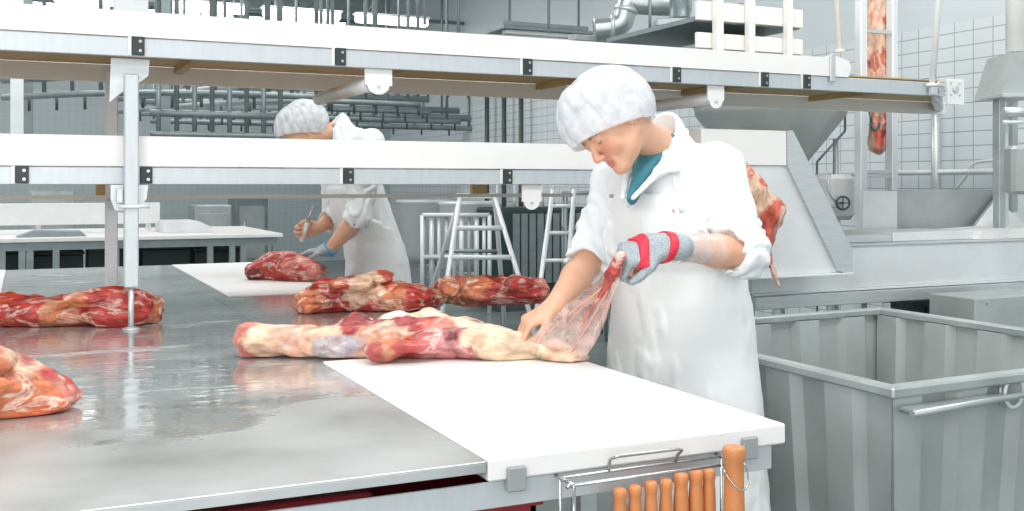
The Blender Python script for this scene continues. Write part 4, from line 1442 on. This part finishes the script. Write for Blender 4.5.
# background machines along the back wall
def machine(name, px0, px1, py0, Y, label, m='mid', cat='machine', dep=.7):
    a = at(px0, 200, Y=Y)[0]; b = at(px1, 200, Y=Y)[0]; z = hz(py0, px0, Y=Y)
    t = thing(name, ((a + b) / 2, Y, 0), label, cat)
    MB().box(a, b, Y, Y + dep, .15, z, .02).build('body', M[m], t)
    MB().box(a + .05, b - .05, Y - .015, Y - .001, .3, z - .12, .004).build('door', M['bin'], t)
    for x in (a + .03, b - .08):
        MB().box(x, x + .05, Y + .05, Y + .1, 0, .149).build('foot', M['dsteel'], t)
    mb = MB()
    mb.tube([(a + .12, Y - .03, z * .5), (a + .12, Y - .03, z * .7)], .012, 6).tube([(a + .12, Y - .03, z * .5), (a + .12, Y, z * .5)], .01, 6).tube([(a + .12, Y - .03, z * .7), (a + .12, Y, z * .7)], .01, 6)
    mb.build('handle', M['pale'], t)
machine('wash_cabinet', 195, 232, 205, 15.0, 'grey steel cabinet against the back wall, left of the far worker', 'galv')
machine('wash_cabinet', 236, 268, 198, 16.0, 'darker steel cabinet against the back wall beside the grey one', 'mid')
machine('wash_cabinet', 30, 75, 190, 16.2, 'wide steel cabinet at the back wall behind the left white board', 'galv')

# dark rack, trolley frames and A-frame in the middle background
def frame_rack(name, px0, px1, py_top, d, label, m='pale', shelves=3, dep=.5, cat='rack', r=.016):
    p = at(px0, py_top, d=d); q = at(px1, py_top, d=d); z = p[2]
    t = thing(name, (*((p + q) / 2)[:2], 0), label, cat)
    dv = FW * dep
    P4 = [p, q, q + dv, p + dv]
    for a in P4:
        MB().tube([(a[0], a[1], 0), (a[0], a[1], z)], r, 8).build('upright', M[m], t)
    for k in range(shelves):
        h = z - .01 - k * (z - .25) / max(1, shelves - 1) * .9
        mb = MB()
        L = [np.array([a[0], a[1], h]) for a in P4]
        for i in range(4):
            mb.tube([L[i], L[(i + 1) % 4]], r * .9, 8)
        for s in np.linspace(.1, .9, 7):
            mb.tube([L[0] * (1 - s) + L[1] * s, L[3] * (1 - s) + L[2] * s], r * .45, 6)
        mb.build('shelf', M[m], t)
    return t
frame_rack('shelf_trolley', 566, 606, 192, 9.4, 'dark tubular trolley just behind the near worker\'s right sleeve', 'mid', 4)
ta = thing('trestle', (*at(480, 230, d=8.3)[:2], 0), 'pale A-shaped metal trestle with rungs standing between the two workers', 'trestle')
def leg_to_floor(a, b, da, db):
    p = at(*a, d=da); q = at(*b, d=db)
    return p, q + (q - p) * (q[2] / (p[2] - q[2]))
T4 = [leg_to_floor((460, 196), (449, 268), 8.3, 8.1), leg_to_floor((494, 196), (516, 268), 8.3, 8.1), leg_to_floor((461, 196), (440, 262), 8.4, 9.0), leg_to_floor((495, 196), (500, 262), 8.4, 9.0)]
for p, q in T4:
    MB().tube([p, q], .02, 8).build('leg', M['pale'], ta)
MB().obox((T4[0][0] + T4[1][0]) / 2 + FW * .05, (.17, .07, .02), [RT, FW, UPV], c=.005).build('top_step', M['pale'], ta)
for s_ in (.19, .36, .55):
    MB().tube([T4[0][0] * (1 - s_) + T4[0][1] * s_, T4[1][0] * (1 - s_) + T4[1][1] * s_], .02, 8).build('rung', M['pale'], ta)
for s_ in (.36, .6):
    MB().tube([T4[2][0] * (1 - s_) + T4[2][1] * s_, T4[3][0] * (1 - s_) + T4[3][1] * s_], .016, 8).build('rung', M['mid'], ta)
fence = thing('pipe_bank', (*at(455, 240, d=11.5)[:2], 0), 'bank of pale upright pipes on a frame behind the trestle', 'pipes')
for k in range(9):
    p = at(424 + k * 7.5, 215, d=11.5)
    MB().tube([(p[0], p[1], .25), (p[0], p[1], 1.08)], .03 if k % 2 else .022, 8).build('pipe', M['pale' if k % 3 else 'bin'], fence)
a_ = at(421, 215, d=11.5); b_ = at(488, 215, d=11.5)
for z_ in (.25, .62, 1.08):
    MB().tube([(a_[0], a_[1] - .04, z_), (b_[0], b_[1] - .04, z_)], .025, 8).build('frame_bar', M['pale'], fence)
for q_ in (a_, b_):
    MB().tube([(q_[0], q_[1] - .04, 0), (q_[0], q_[1] - .04, 1.08)], .025, 8).build('foot_post', M['pale'], fence)
ld = thing('step_ladder', (*at(552, 230, d=7.5)[:2], 0), 'pale metal step ladder leaning behind the near worker\'s right sleeve', 'ladder')
for (a, b) in (((553, 190), (538, 300)), ((574, 190), (566, 300))):
    pa_, pb_ = at(*a, d=7.6), at(*b, d=7.3)
    pb2 = pb_ + (pb_ - pa_) * ((pb_[2] - .0) / (pa_[2] - pb_[2]))
    MB().tube([pa_, pb2], .018, 8).build('rail', M['pale'], ld)
for s in (.15, .4, .65):
    MB().tube([at(553, 190, d=7.6) * (1 - s) + at(538, 300, d=7.3) * s, at(574, 190, d=7.6) * (1 - s) + at(566, 300, d=7.3) * s], .014, 8).build('rung', M['pale'], ld)
bn2 = thing('dark_machine', (*at(500, 240, d=12.0)[:2], 0), 'dark machine block in the gloom between the two workers', 'machine')
a = at(500, 240, Y=10.6)[0]; b = XW - .3
MB().box(a, b, 10.6, 11.3, .1, hz(208, 500, Y=10.6), .03).build('body', M['dark'], bn2)
MB().box(a - .05, b + .05, 10.55, 11.35, 0, .1).build('plinth', M['dsteel'], bn2)
mb = MB()
for k in range(9):
    x = a + .15 + k * (b - a - .3) / 9
    mb.box(x, x + .08, 10.57, 10.599, .3, hz(214, 500, Y=10.6))
mb.build('grille', M['mid'], bn2)
mb = MB()
for k in range(3):
    x = a + .1 + k * .36
    mb.tube(smooth_path([(x, 10.9, hz(208, 500, Y=10.6)), (x + .02, 10.9, 1.55), (x + .2, 10.9, 1.6), (x + .22, 10.9, hz(208, 500, Y=10.6))], 5), .02, 8)
mb.build('pipe_loops', M['pale'], bn2)
# vats along right wall in the background (seen above the far worker's apron)
for i, (px, Y, lab) in enumerate(((425, 14, 'pale vat against the tiled wall behind the far worker'), (470, 12.5, 'pale vat against the tiled wall, right of the first'))):
    p = at(px, 190, Y=Y)
    t = thing('steel_vat', (p[0], p[1], 0), lab, 'vat')
    MB().lathe((p[0], p[1], 0), [(.2, .3), (.38, .45), (.4, 1.15), (.42, 1.17), (.40, 1.2)], 24).build('body', M['pale'], t)
    for a in (0.5, 2.6, 4.7):
        MB().tube([(p[0] + .25 * math.cos(a), p[1] + .25 * math.sin(a), 0), (p[0] + .25 * math.cos(a), p[1] + .25 * math.sin(a), .4)], .025, 8).build('leg', M['steel'], t)

# ================================================================== the workers
SKIN = np.array((0.72, 0.40, 0.265))


def head_frame(u_img, f_img):
    """u_img, f_img: up and face directions given along (right, up, away from camera)"""
    f = unit(f_img[0] * RT + f_img[1] * UPV + f_img[2] * FW)
    u = u_img[0] * RT + u_img[1] * UPV + u_img[2] * FW
    u = unit(u - f * (u @ f))
    x = np.cross(f, u)                    # his right-hand side
    return np.array([x, f, u])            # rows


def add_head(F, c, A, s=1.0):
    L = lambda x, y, z: c + (np.array([x, y, z]) * s) @ A
    e = lambda p, r, k=.02, op='add': F.ell(L(*p), np.array(r) * s, A, k, op)
    e((0, -.012, .018), (.076, .098, .088))
    e((0, .030, -.045), (.061, .060, .078), .03)
    for sx in (-1, 1):
        F.cap(L(sx * .052, -.005, -.062), L(sx * .012, .066, -.104), .020 * s, .017 * s, .03)
        e((sx * .040, .064, -.045), (.024, .02, .026), .02)
        e((sx * .031, .094, -.014), (.016, .010, .009), .008, 'sub')
        e((sx * .031, .080, -.015), (.014, .012, .011), .004)
        e((sx * .078, -.005, -.025), (.008, .018, .031), .006)
        e((sx * .011, .102, -.053), (.008, .010, .007), .006)
    F.cap(L(-.03, .082, .003), L(.03, .082, .003), .012 * s, .012 * s, .015)
    F.cap(L(0, .090, -.006), L(0, .112, -.047), .007 * s, .0115 * s, .01)
    F.cap(L(-.018, .085, -.077), L(.018, .085, -.077), .007 * s, .007 * s, .007)
    F.cap(L(-.015, .084, -.088), L(.015, .084, -.088), .008 * s, .008 * s, .007)
    e((0, .080, -.110), (.022, .018, .016), .015)
    return L


def add_hand(F, w, d, n, th, s=1.0, curl=(0.5, .7, .5), spread=.10, thumb_in=.5):
    """hand at wrist w; d finger direction, n palm normal (palm side), th thumb side direction"""
    d = unit(d); n = unit(np.array(n) - d * (np.array(n) @ d)); t = np.cross(n, d)
    if t @ np.array(th) < 0: t = -t
    A = np.array([t, d, n])
    F.box(w + d * .048 * s, np.array((.038, .050, .014)) * s, A, .012, .015)
    F.cap(w - d * .01, w + d * .03 * s, .025 * s, .024 * s, .02)
    ln = [(.033, .044, .026, .020), (.011, .049, .030, .021), (-.011, .045, .028, .020), (-.031, .035, .021, .018)]
    rot = lambda v, a: v * math.cos(a) + n * math.sin(a)
    for i, (off, a, b, c) in enumerate(ln):
        p = w + d * (.092 - (.006 if i in (0, 3) else 0)) * s + t * off * s
        dirv = unit(d + t * spread * (off / .03))
        ang = 0; rr = .0088 if i < 3 else .0078
        F.cap(p - d * .03 * s, p, rr * s * 1.15, rr * s * 1.1, .008)
        for L, cu in zip((a, b, c), curl):
            ang += cu * (1 + .08 * i)
            q = p + (dirv * math.cos(ang) + n * math.sin(ang)) * L * s
            F.cap(p, q, rr * s, rr * s * .92, .004)
            p = q; rr *= .93
    p0 = w + d * .02 * s + t * .025 * s
    p1 = p0 + (t * .62 + d * .6 + n * .35 * thumb_in) * .042 * s
    p2 = p1 + (t * .2 + d * .75 + n * .6 * thumb_in) * .034 * s
    p3 = p2 + (d * .75 + n * .75 * thumb_in - t * .1) * .026 * s
    F.cap(p0, p1, .0145 * s, .012 * s, .012).cap(p1, p2, .0115 * s, .010 * s, .004).cap(p2, p3, .010 * s, .0085 * s, .004)


def skin_cols(L, s, extra=()):
    lips = L(0, .094, -.082); eyes = [L(x, .094, -.014) for x in (-.031, .031)]; brows = [L(x, .094, .004) for x in (-.031, .031)]
    ck = [L(x, .085, -.05) for x in (-.04, .04)]; nt_ = L(0, .118, -.05)

    def fn(V):
        c = np.tile(SKIN, (len(V), 1)) * (1 + .05 * fbm(V, 30, 2, 3))[:, None]
        def mixin(p, r, col, a=1.0, st=None):
            d = np.linalg.norm((V - p) if st is None else (V - p), axis=1)
            w = (np.clip(1.6 - d / r, 0, 1) * a)[:, None]
            c[:] = c * (1 - w) + np.array(col) * w
        for x in np.linspace(-.018, .018, 7): mixin(L(x, .092, -.079), .006 * s, (.55, .16, .13), .5)
        for x in np.linspace(-.014, .014, 5): mixin(L(x, .092, -.088), .006 * s, (.6, .18, .15), .5)
        for sx in (-1, 1):
            for x in np.linspace(.017, .046, 6): mixin(L(sx * x, .093 - (x - .017) * .3, .006), .0048 * s, (.17, .10, .06), .85)
            for x in np.linspace(.020, .043, 6): mixin(L(sx * x, .091 - (x - .02) * .2, -.021), .0028 * s, (.12, .07, .05), .8)
            mixin(ck[0 if sx < 0 else 1], .024 * s, (.78, .30, .22), .5)
        mixin(nt_, .014 * s, (.75, .28, .2), .5)
        for (p, r, col, a) in extra: mixin(p, r, col, a)
        return np.clip(c, 0, 1)
    return fn


def worker(W):
    s = W['s']; J = {k: at(*v[:2], d=v[2]) for k, v in W['J'].items()}
    sh = unit(W['side'][0] * RT + W['side'][1] * FW)      # towards his left
    fr = unit(W['face'][0] * RT + W['face'][1] * FW)      # where his chest points
    foot = np.array([J['hip'][0], J['hip'][1], 0])
    root = thing('person', foot, W['label'], 'person')
    allp = np.array(list(J.values()))
    lo = allp.min(0) - .22; hi = allp.max(0) + .2; lo[2] = .0; hi[2] = J['head'][2] + .2
    h = W['h']
    # ---------- skin: one body
    B = Field(lo, hi, h)
    A = head_frame(*W['headdir'])
    L = add_head(B, J['head'], A, W['hs'])
    B.cap(L(0, -.030, -.06), J['neck'], .050 * s, .053 * s, .03)
    B.cap(J['neck'], J['chest'], .05 * s, .09 * s, .04).cap(J['chest'], J['hip'], .09 * s, .08 * s, .03)
    for sd in ('l', 'r'):
        B.cap(J['sh_' + sd] + np.array([0, 0, -.01]), J['el_' + sd], .048 * s, .040 * s, .03).cap(J['chest'] + (J['sh_' + sd] - J['chest']) * .3, J['sh_' + sd], .05 * s, .045 * s, .03)
        m_ = J['el_' + sd] * .65 + J['wr_' + sd] * .35
        B.cap(J['el_' + sd], m_, .041 * s, .045 * s, .02).cap(m_, J['wr_' + sd], .045 * s, .029 * s, .02)
        add_hand(B, J['wr_' + sd], *W['hand_' + sd], s=s, **W.get('handk_' + sd, {}))
        sg = 1 if sd == 'l' else -1
        hp = J['hip'] + sh * sg * .10; kn = np.array([hp[0], hp[1], .50]) + fr * .03; an = np.array([hp[0], hp[1], .10])
        B.cap(hp - UPV * .08, kn, .062 * s, .05 * s, .02).cap(kn, an, .055 * s, .036 * s, .03)
    body = B.build('body', M['skin'], root, skin_cols(L, W['hs'], W.get('spots', [])))
    # hair
    H = Field(J['head'] - .17, J['head'] + .17, .005)
    H.ell(L(0, -.02, .022), np.array((.083, .102, .094)) * W['hs'], A, .01)
    H.box(L(0, .14, -.06), (.2, .095, .085), A, .02, .02, 'sub').box(L(0, 0, -.13), (.2, .2, .08), A, .02, .02, 'sub')
    H.build('hair', M['hair'], root)
    # hair net: puffy wrinkled bag, gathered band
    Nn = Field(J['head'] - .24, J['head'] + .24, .004 if W['s'] <= 1.0 else .005)
    for (c, r) in W['net']:
        Nn.ell(L(*c), np.array(r) * W['hs'], A, .04)
    pl0 = L(0, .088, W['band'][0]); pl1 = L(0, -.10, W['band'][1])
    nv = unit(np.cross(pl0 - pl1, A[0]));
    if nv @ A[2] < 0: nv = -nv
    P = Nn.pts(); dpl = -((P - pl0) @ nv).astype(np.float32)
    q = (P - J['head']) @ A.T
    ang = np.arctan2(q[..., 0], q[..., 1]); rad = np.linalg.norm(q[..., :2], axis=-1)
    wr = (.5 + .5 * np.cos(ang * 15 + 2.5 * fbm(q, (12, 12, 12), 2, 8))) ** 2 * .0042 * np.clip(rad / .09, 0, 1) + fbm(q, (14, 14, 14), 2, 5) * .005
    Nn.F = Nn.F + wr.astype(np.float32)
    inner = Nn.F + .0085
    Nn.F = np.maximum(np.maximum(Nn.F, dpl), -inner)
    Nn.build('hair_net', M['net'], root)
    # band
    # ---------- shirt, coat
    def torso(F, g, nk_=True):
        F.zloft([(z, *(at(px, 185 + (HC - z) * FPX / d, d=d)[:2]), rx + g, ry + g) for (z, px, d, rx, ry) in W['sec']], sh, .04)
        for sd in ('l', 'r'):
            F.cap(J['chest'] + (J['sh_' + sd] - J['chest']) * .55 + np.array([0, 0, .03]), J['sh_' + sd], .085 * s + g, .062 * s + g, .06)
        if nk_: F.cap(J['neck'] - np.array([0, 0, .06]) * s - fr * .01, J['neck'] + UPV * .015 - fr * .012, .095 * s + g, .070 * s + g, .06)
    S = Field(lo, hi, .008)
    vb_ = J['vneck']
    torso(S, -.007, False)
    for k in range(14):
        q_ = k / 13
        S.ell(vb_ - fr * .030 + (J['neck'] + fr * .055 + UPV * .03 - vb_) * q_ + fr * (-.004 * q_), (.010 + .050 * q_, .030, .022), np.array([sh, fr, UPV]), .006)
    S.F[:, :, :int((J['chest'][2] - .1 - lo[2]) / .008)] = .1
    # keep a hollow for the neck
    S.build('shirt', M['shirt'], root)
    K = Field(lo, hi, .0065)
    torso(K, .0)
    for sd in ('l', 'r'):
        el = J['el_' + sd]; cu = el + (J['wr_' + sd] - el) * W['cuff_' + sd]
        K.cap(J['sh_' + sd], J['sh_' + sd] * .4 + el * .6, .070 * s, .062 * s, .05)
        K.cap(J['sh_' + sd] * .4 + el * .6, el, .062 * s, .067 * s, .03)
        K.cap(el, cu, .067 * s, .062 * s, .02)
        # cut the cuff flat
        dcu = unit(J['wr_' + sd] - el)
        K.cap(cu + dcu * .055, cu + dcu * .12, .072 * s, .072 * s, .006, 'sub')
    # folds
    def folds(P):
        r = .009 * fbm(P, (12, 12, 5), 3, W['seed']) + .003 * fbm(P, (35, 35, 18), 2, W['seed'] + 4)
        for sd in ('l', 'r'):
            a = J['sh_' + sd]; b = J['el_' + sd]; ab = b - a
            t_ = ((P - a) @ ab) / (ab @ ab)
            dd_ = np.linalg.norm(P - a - np.clip(t_, 0, 1.2)[:, None] * ab, axis=1)
            w = np.clip((.11 - dd_) / .05, 0, 1) * np.clip(t_ * 2, 0, 1)
            r = r + w * .006 * np.sin(t_ * 30 + 9 * fbm(P, 9, 2, 7))
        return r
    K.disp(folds, .04)
    base = K.copy()
    K.cap(J['neck'] - UPV * .03 - fr * .016, J['neck'] + UPV * .055 - fr * .014, .074 * s, .060 * s, .02)
    # V neck opening
    vb = J['vneck']; nk = J['neck'] + fr * .05
    up = unit(J['neck'] + np.array([0, 0, .03]) - (vb - fr * .02))
    for k in range(9):
        q_ = k / 8
        c = vb + (J['neck'] + fr * .055 + np.array([0, 0, .05]) - vb) * q_
        K.ell(c + fr * .0, (.012 + .046 * q_, .075, .028), np.array([sh, fr, UPV]), .004, 'sub')
    K.cap(J['neck'] - UPV * .0, J['neck'] + UPV * .10 + (J['head'] - J['neck']) * .15, .050 * s, .057 * s, .005, 'sub')
    coat = K.build('coat', M['coat'], root)
    # collar: folded fabric lying on both sides of the neck opening
    Cc = Field(J['neck'] - .24, J['neck'] + .24, .005)
    for sg in (-1, 1):
        pts = [J['neck'] - fr * .066 + UPV * .05, J['neck'] + sh * sg * .058 - fr * .03 + UPV * .045, J['neck'] + sh * sg * .066 + fr * .030 + UPV * .012, J['neck'] * .5 + vb * .5 + sh * sg * .052 + fr * .012, vb + sh * sg * .018 - fr * .004]
        for i in range(len(pts) - 1):
            Cc.cap(pts[i], pts[i + 1], (.014, .015, .015, .012)[i], (.015, .015, .012, .007)[i], .012)
        tip = J['neck'] * .55 + vb * .45 + sh * sg * .10 - fr * .002
        Cc.cap(pts[2], tip, .013, .007, .015).cap(tip, pts[3], .007, .011, .015).cap((pts[2] + tip) / 2, pts[3], .010, .009, .015)
    Cc.disp(lambda P: .0025 * fbm(P, 30, 2, 3), .03)
    Cc.build('collar', M['coat'], coat)
    # ---------- apron: second skin over the front of the coat
    P = base.pts()
    rel = P - np.array([J['hip'][0], J['hip'][1], 0])
    u = (rel @ sh); v = (rel @ fr); z = P[..., 2]
    cz_ = np.array([x[0] for x in W['sec']]); o_ = np.argsort(cz_)
    cen = np.array([at(px, 185 + (HC - z_) * FPX / d, d=d)[:2] for (z_, px, d, rx, ry) in W['sec']])
    cx = np.interp(z, cz_[o_], cen[o_, 0]); cy = np.interp(z, cz_[o_], cen[o_, 1])
    uu = (P[..., 0] - cx) * sh[0] + (P[..., 1] - cy) * sh[1]; vv = (P[..., 0] - cx) * fr[0] + (P[..., 1] - cy) * fr[1]
    zb, zwst = W['bib'], W['waist']
    half = np.interp(z, [zwst - .1, zwst + .05, zb], [.30, .19, .115])
    T = Field(lo, hi, .0065)
    # torso only, so the apron does not wrap the arms
    T.zloft([(z_, *(at(px, 185 + (HC - z_) * FPX / d, d=d)[:2]), rx, ry) for (z_, px, d, rx, ry) in W['sec']], sh, .04)
    T.disp(lambda Q: .004 * fbm(Q, (9, 9, 3), 2, W['seed'] + 9), .05)
    T.F = np.minimum(T.F, np.maximum(base.F, T.F - .03)) - .011
    cut = np.maximum(np.maximum(np.abs(uu) - half, z - zb), -vv + .0 - np.where(z < zwst, .05, 0)).astype(np.float32)
    cut = np.maximum(cut, (W['hem'] - z).astype(np.float32))
    T.F = np.maximum(np.maximum(T.F, cut), -(T.F + .022))
    ap = T.build('apron', M['apron'], root)
    # neck straps of the apron
    mb = MB()
    for sg in (-1, 1):
        c = W['straps'][0 if sg > 0 else 1]
        a0 = at(*c[0][:2], d=c[0][2]); a1 = at(*c[1][:2], d=c[1][2])
        mb.tube(smooth_path([a0, (a0 + a1) / 2 + fr * .012, a1], 5), .007, 8)
    mb.build('apron_strap', M['apron'], ap)
    # trousers and boots
    Tt = Field((foot[0] - .3, foot[1] - .3, .0), (foot[0] + .3, foot[1] + .3, 1.0), .01)
    for sg in (-1, 1):
        hp = J['hip'] + sh * sg * .10; an = np.array([hp[0], hp[1], .30])
        Tt.cap(hp, an, .10 * s, .075 * s, .03)
    Tt.build('trousers', M['trouser'], root)
    for sg in (-1, 1):
        hp = J['hip'] + sh * sg * .10
        bt = Field((hp[0] - .3, hp[1] - .3, -.02), (hp[0] + .3, hp[1] + .3, .42), .008)
        bt.cap((hp[0], hp[1], .38), (hp[0], hp[1], .08), .072, .055, .02).cap(np.array([hp[0], hp[1], .055]) - fr * .03, np.array([hp[0], hp[1], .045]) + fr * .16, .05, .042, .03)
        flatbase(bt, .001)
        bt.build('boot', M['boot'], root)
    return root, J, L, sh, fr, s


def up_wrap(v): return v


W1 = dict(
    s=1.0, hs=1.06, h=.0042, seed=3,
    label='nearest worker in white coat, apron and hair net, bending over the beef leg',
    J=dict(head=(609, 121, 3.02), neck=(662, 148, 3.19), chest=(668, 200, 3.24), hip=(684, 330, 3.28), vneck=(627, 198, 3.02),
           sh_l=(718, 172, 3.12), el_l=(746, 253, 3.00), wr_l=(662, 247, 2.86),
           sh_r=(617, 180, 3.34), el_r=(588, 262, 3.28), wr_r=(553, 308, 3.07)),
    side=(.80, -.60), face=(-.60, -.80),
    headdir=((-.72, .69, 0), (-.62, -.66, -.42)),
    net=(((0, -.004, .012), (.105, .136, .122)), ((0, -.050, .020), (.108, .108, .108)), ((0, .02, .06), (.09, .09, .08))), band=(.000, -.092),
    hand_l=(unit(-RT * 1.0 - .20 * UPV - .12 * FW), unit(-UPV * .8 + FW * .5 - RT * .1), unit(-FW - UPV * .6)), handk_l=dict(curl=(1.1, 1.3, .8), spread=.03, thumb_in=.7),
    hand_r=(unit(-RT * .8 - UPV * .42 - FW * .12), unit(-UPV * .8 + RT * .2 + FW * .2), unit(-FW + RT * .2 - UPV * .1)), handk_r=dict(curl=(.6, .9, .6), thumb_in=.9),
    cuff_l=.14, cuff_r=.04, bib=1.385, waist=1.19, hem=.42,
    sec=[(1.50, 667, 3.22, .15, .10), (1.44, 668, 3.22, .185, .125), (1.36, 670, 3.22, .195, .145), (1.25, 673, 3.23, .195, .15), (1.15, 678, 3.25, .20, .15), (1.05, 680, 3.26, .215, .16), (.92, 682, 3.28, .23, .17), (.75, 685, 3.28, .238, .18), (.40, 688, 3.28, .25, .19)],
    straps=[((682, 212, 3.05), (668, 140, 3.14)), ((628, 207, 3.08), (647, 155, 3.14))],
)
r1, J, L, sh, fr, s = worker(W1)
# mesh glove, straps and clear arm guard on his left arm
G = Field(J['wr_l'] - .18, J['wr_l'] + .14, .0032)
add_hand(G, J['wr_l'], *W1['hand_l'], s=1.17, curl=(1.1, 1.3, .8), spread=.03, thumb_in=.7)
G.cap(J['wr_l'] + RT * .05, J['wr_l'] - RT * .04, .037, .036, .02)
hd_ = unit(W1['hand_l'][0])
G.ell(J['wr_l'] + hd_ * .075 - UPV * .012, (.050, .030, .036), [hd_, np.cross(UPV, hd_), UPV], .02)
gl = G.build('mesh_glove', M['glove'], r1)
gl['label'] = 'grey steel mesh glove'
dl = unit(J['el_l'] - J['wr_l'])
def band_around(c, ax, w, grow, src, name, m, parent, th=.004):
    """strap lying on the surface of field src, between two planes across ax"""
    T_ = src.copy()
    P = T_.pts()
    a = ((P - c) @ ax).astype(np.float32)
    r = np.linalg.norm(P - c, axis=-1).astype(np.float32)
    T_.F = np.maximum(np.maximum(src.F - grow, np.abs(a) - w), r - .064)
    T_.F = np.maximum(T_.F, -(src.F - grow + th + .004))
    return T_.build(name, m, parent)
axs = unit(dl - UPV * .12)
for off in (.006, -.066):
    o = band_around(J['wr_l'] + dl * off, axs, .0105, .0045, G, 'glove_strap', M['strap'], gl)
    o['label'] = 'red wrist strap'
ag = Field(J['wr_l'] - .05, J['wr_l'] + .27, .004)
c0 = J['wr_l'] + dl * .04; c1 = J['wr_l'] + dl * .20
ag.cap(c0 - dl * .03, c1 + dl * .05, .042, .052, .01)
P_ = ag.pts(); a_ = ((P_ - c0) @ dl).astype(np.float32)
ag.F = np.maximum(np.maximum(ag.F, -(ag.F + .003 + .0035)), np.maximum(-a_, a_ - .16))
o = ag.build('arm_guard', M['clear'], r1)
o['label'] = 'clear plastic forearm guard'
# red stitched emblem and pocket on the chest
o = MB().tube(smooth_path([at(672, 207, d=3.062), at(675, 206, d=3.06), at(673, 211, d=3.06), at(678, 213, d=3.058)], 4), .0022, 6).build('chest_emblem', M['strap'], r1)
for (px, py, d) in ((650, 181, 3.05), (611, 196, 3.10)):
    p = at(px, py, d=d)
    MB().tube([p - fr * -.003, p + fr * -.006], .006, 10).build('button', M['rubber'], r1)

W2 = dict(
    s=1.06, hs=1.12, h=.0065, seed=11,
    label='farther worker in white coat and hair net, trimming red meat on the far board',
    J=dict(head=(301, 129, 5.72), neck=(336, 133, 5.78), chest=(353, 175, 5.80), hip=(378, 245, 5.85), vneck=(328, 170, 5.68),
           sh_l=(370, 143, 5.66), el_l=(359, 217, 5.56), wr_l=(329, 250, 5.62),
           sh_r=(332, 149, 5.98), el_r=(336, 217, 5.96), wr_r=(318, 228, 5.80)),
    side=(.55, -.83), face=(-.83, -.55),
    headdir=((-.55, .83, 0), (-.80, -.50, -.32)),
    net=(((0, -.004, .014), (.100, .132, .118)), ((0, -.05, .022), (.102, .102, .102))), band=(.000, -.092),
    hand_l=(unit(-RT * 1.0 - .10 * UPV), unit(-UPV), unit(-FW)), handk_l=dict(curl=(.25, .5, .4), thumb_in=.7),
    hand_r=(unit(-RT * .9 - .15 * UPV - .2 * FW), unit(-UPV * .3 - FW), unit(UPV)), handk_r=dict(curl=(.9, 1.2, .8), thumb_in=1.0),
    cuff_l=.10, cuff_r=.45, bib=1.40, waist=1.18, hem=.42,
    sec=[(1.72, 349, 5.80, .10, .08), (1.66, 350, 5.80, .15, .11), (1.58, 352, 5.80, .18, .125), (1.48, 353, 5.80, .19, .13), (1.38, 356, 5.80, .195, .14), (1.25, 363, 5.82, .20, .15), (1.1, 373, 5.84, .20, .15), (.98, 378, 5.85, .215, .16), (.85, 379, 5.85, .225, .17), (.40, 382, 5.85, .235, .18)],
    straps=[((362, 200, 5.66), (350, 128, 5.70)), ((330, 200, 5.8), (338, 135, 5.85))],
)
r2, J2, L2, sh2, fr2, s2 = worker(W2)
G = Field(J2['wr_l'] - .24, J2['wr_l'] + .15, .006)
add_hand(G, J2['wr_l'], *W2['hand_l'], s=1.2, curl=(.25, .5, .4), thumb_in=.7)
G.cap(J2['wr_l'] + RT * .01, J2['wr_l'] - RT * .02, .038, .036, .01)
g2 = G.build('mesh_glove', M['glove'], r2)
g2['label'] = 'pale steel mesh glove'
dl = unit(J2['el_l'] - J2['wr_l'])
o = MB().tube([J2['wr_l'] - dl * .005, J2['wr_l'] + dl * .02], .044, 16).build('glove_strap', M['blue'], g2)
o['label'] = 'blue wrist strap'
# knife in his raised right hand
kd = unit(RT * .35 + UPV * 1 - FW * .1)
h0 = at(304, 233, d=5.73)
kn = thing('boning_knife', h0, 'boning knife held upright in the far worker\'s raised fist', 'knife')
MB().tube([h0 - kd * .05, h0 + kd * .06], [.012, .013], 10).build('handle', M['guard'], kn)
MB().tube([h0 + kd * .061, h0 + kd * .13, h0 + kd * .17], [.008, .008, .001], 6).build('blade', M['chrome'], kn)
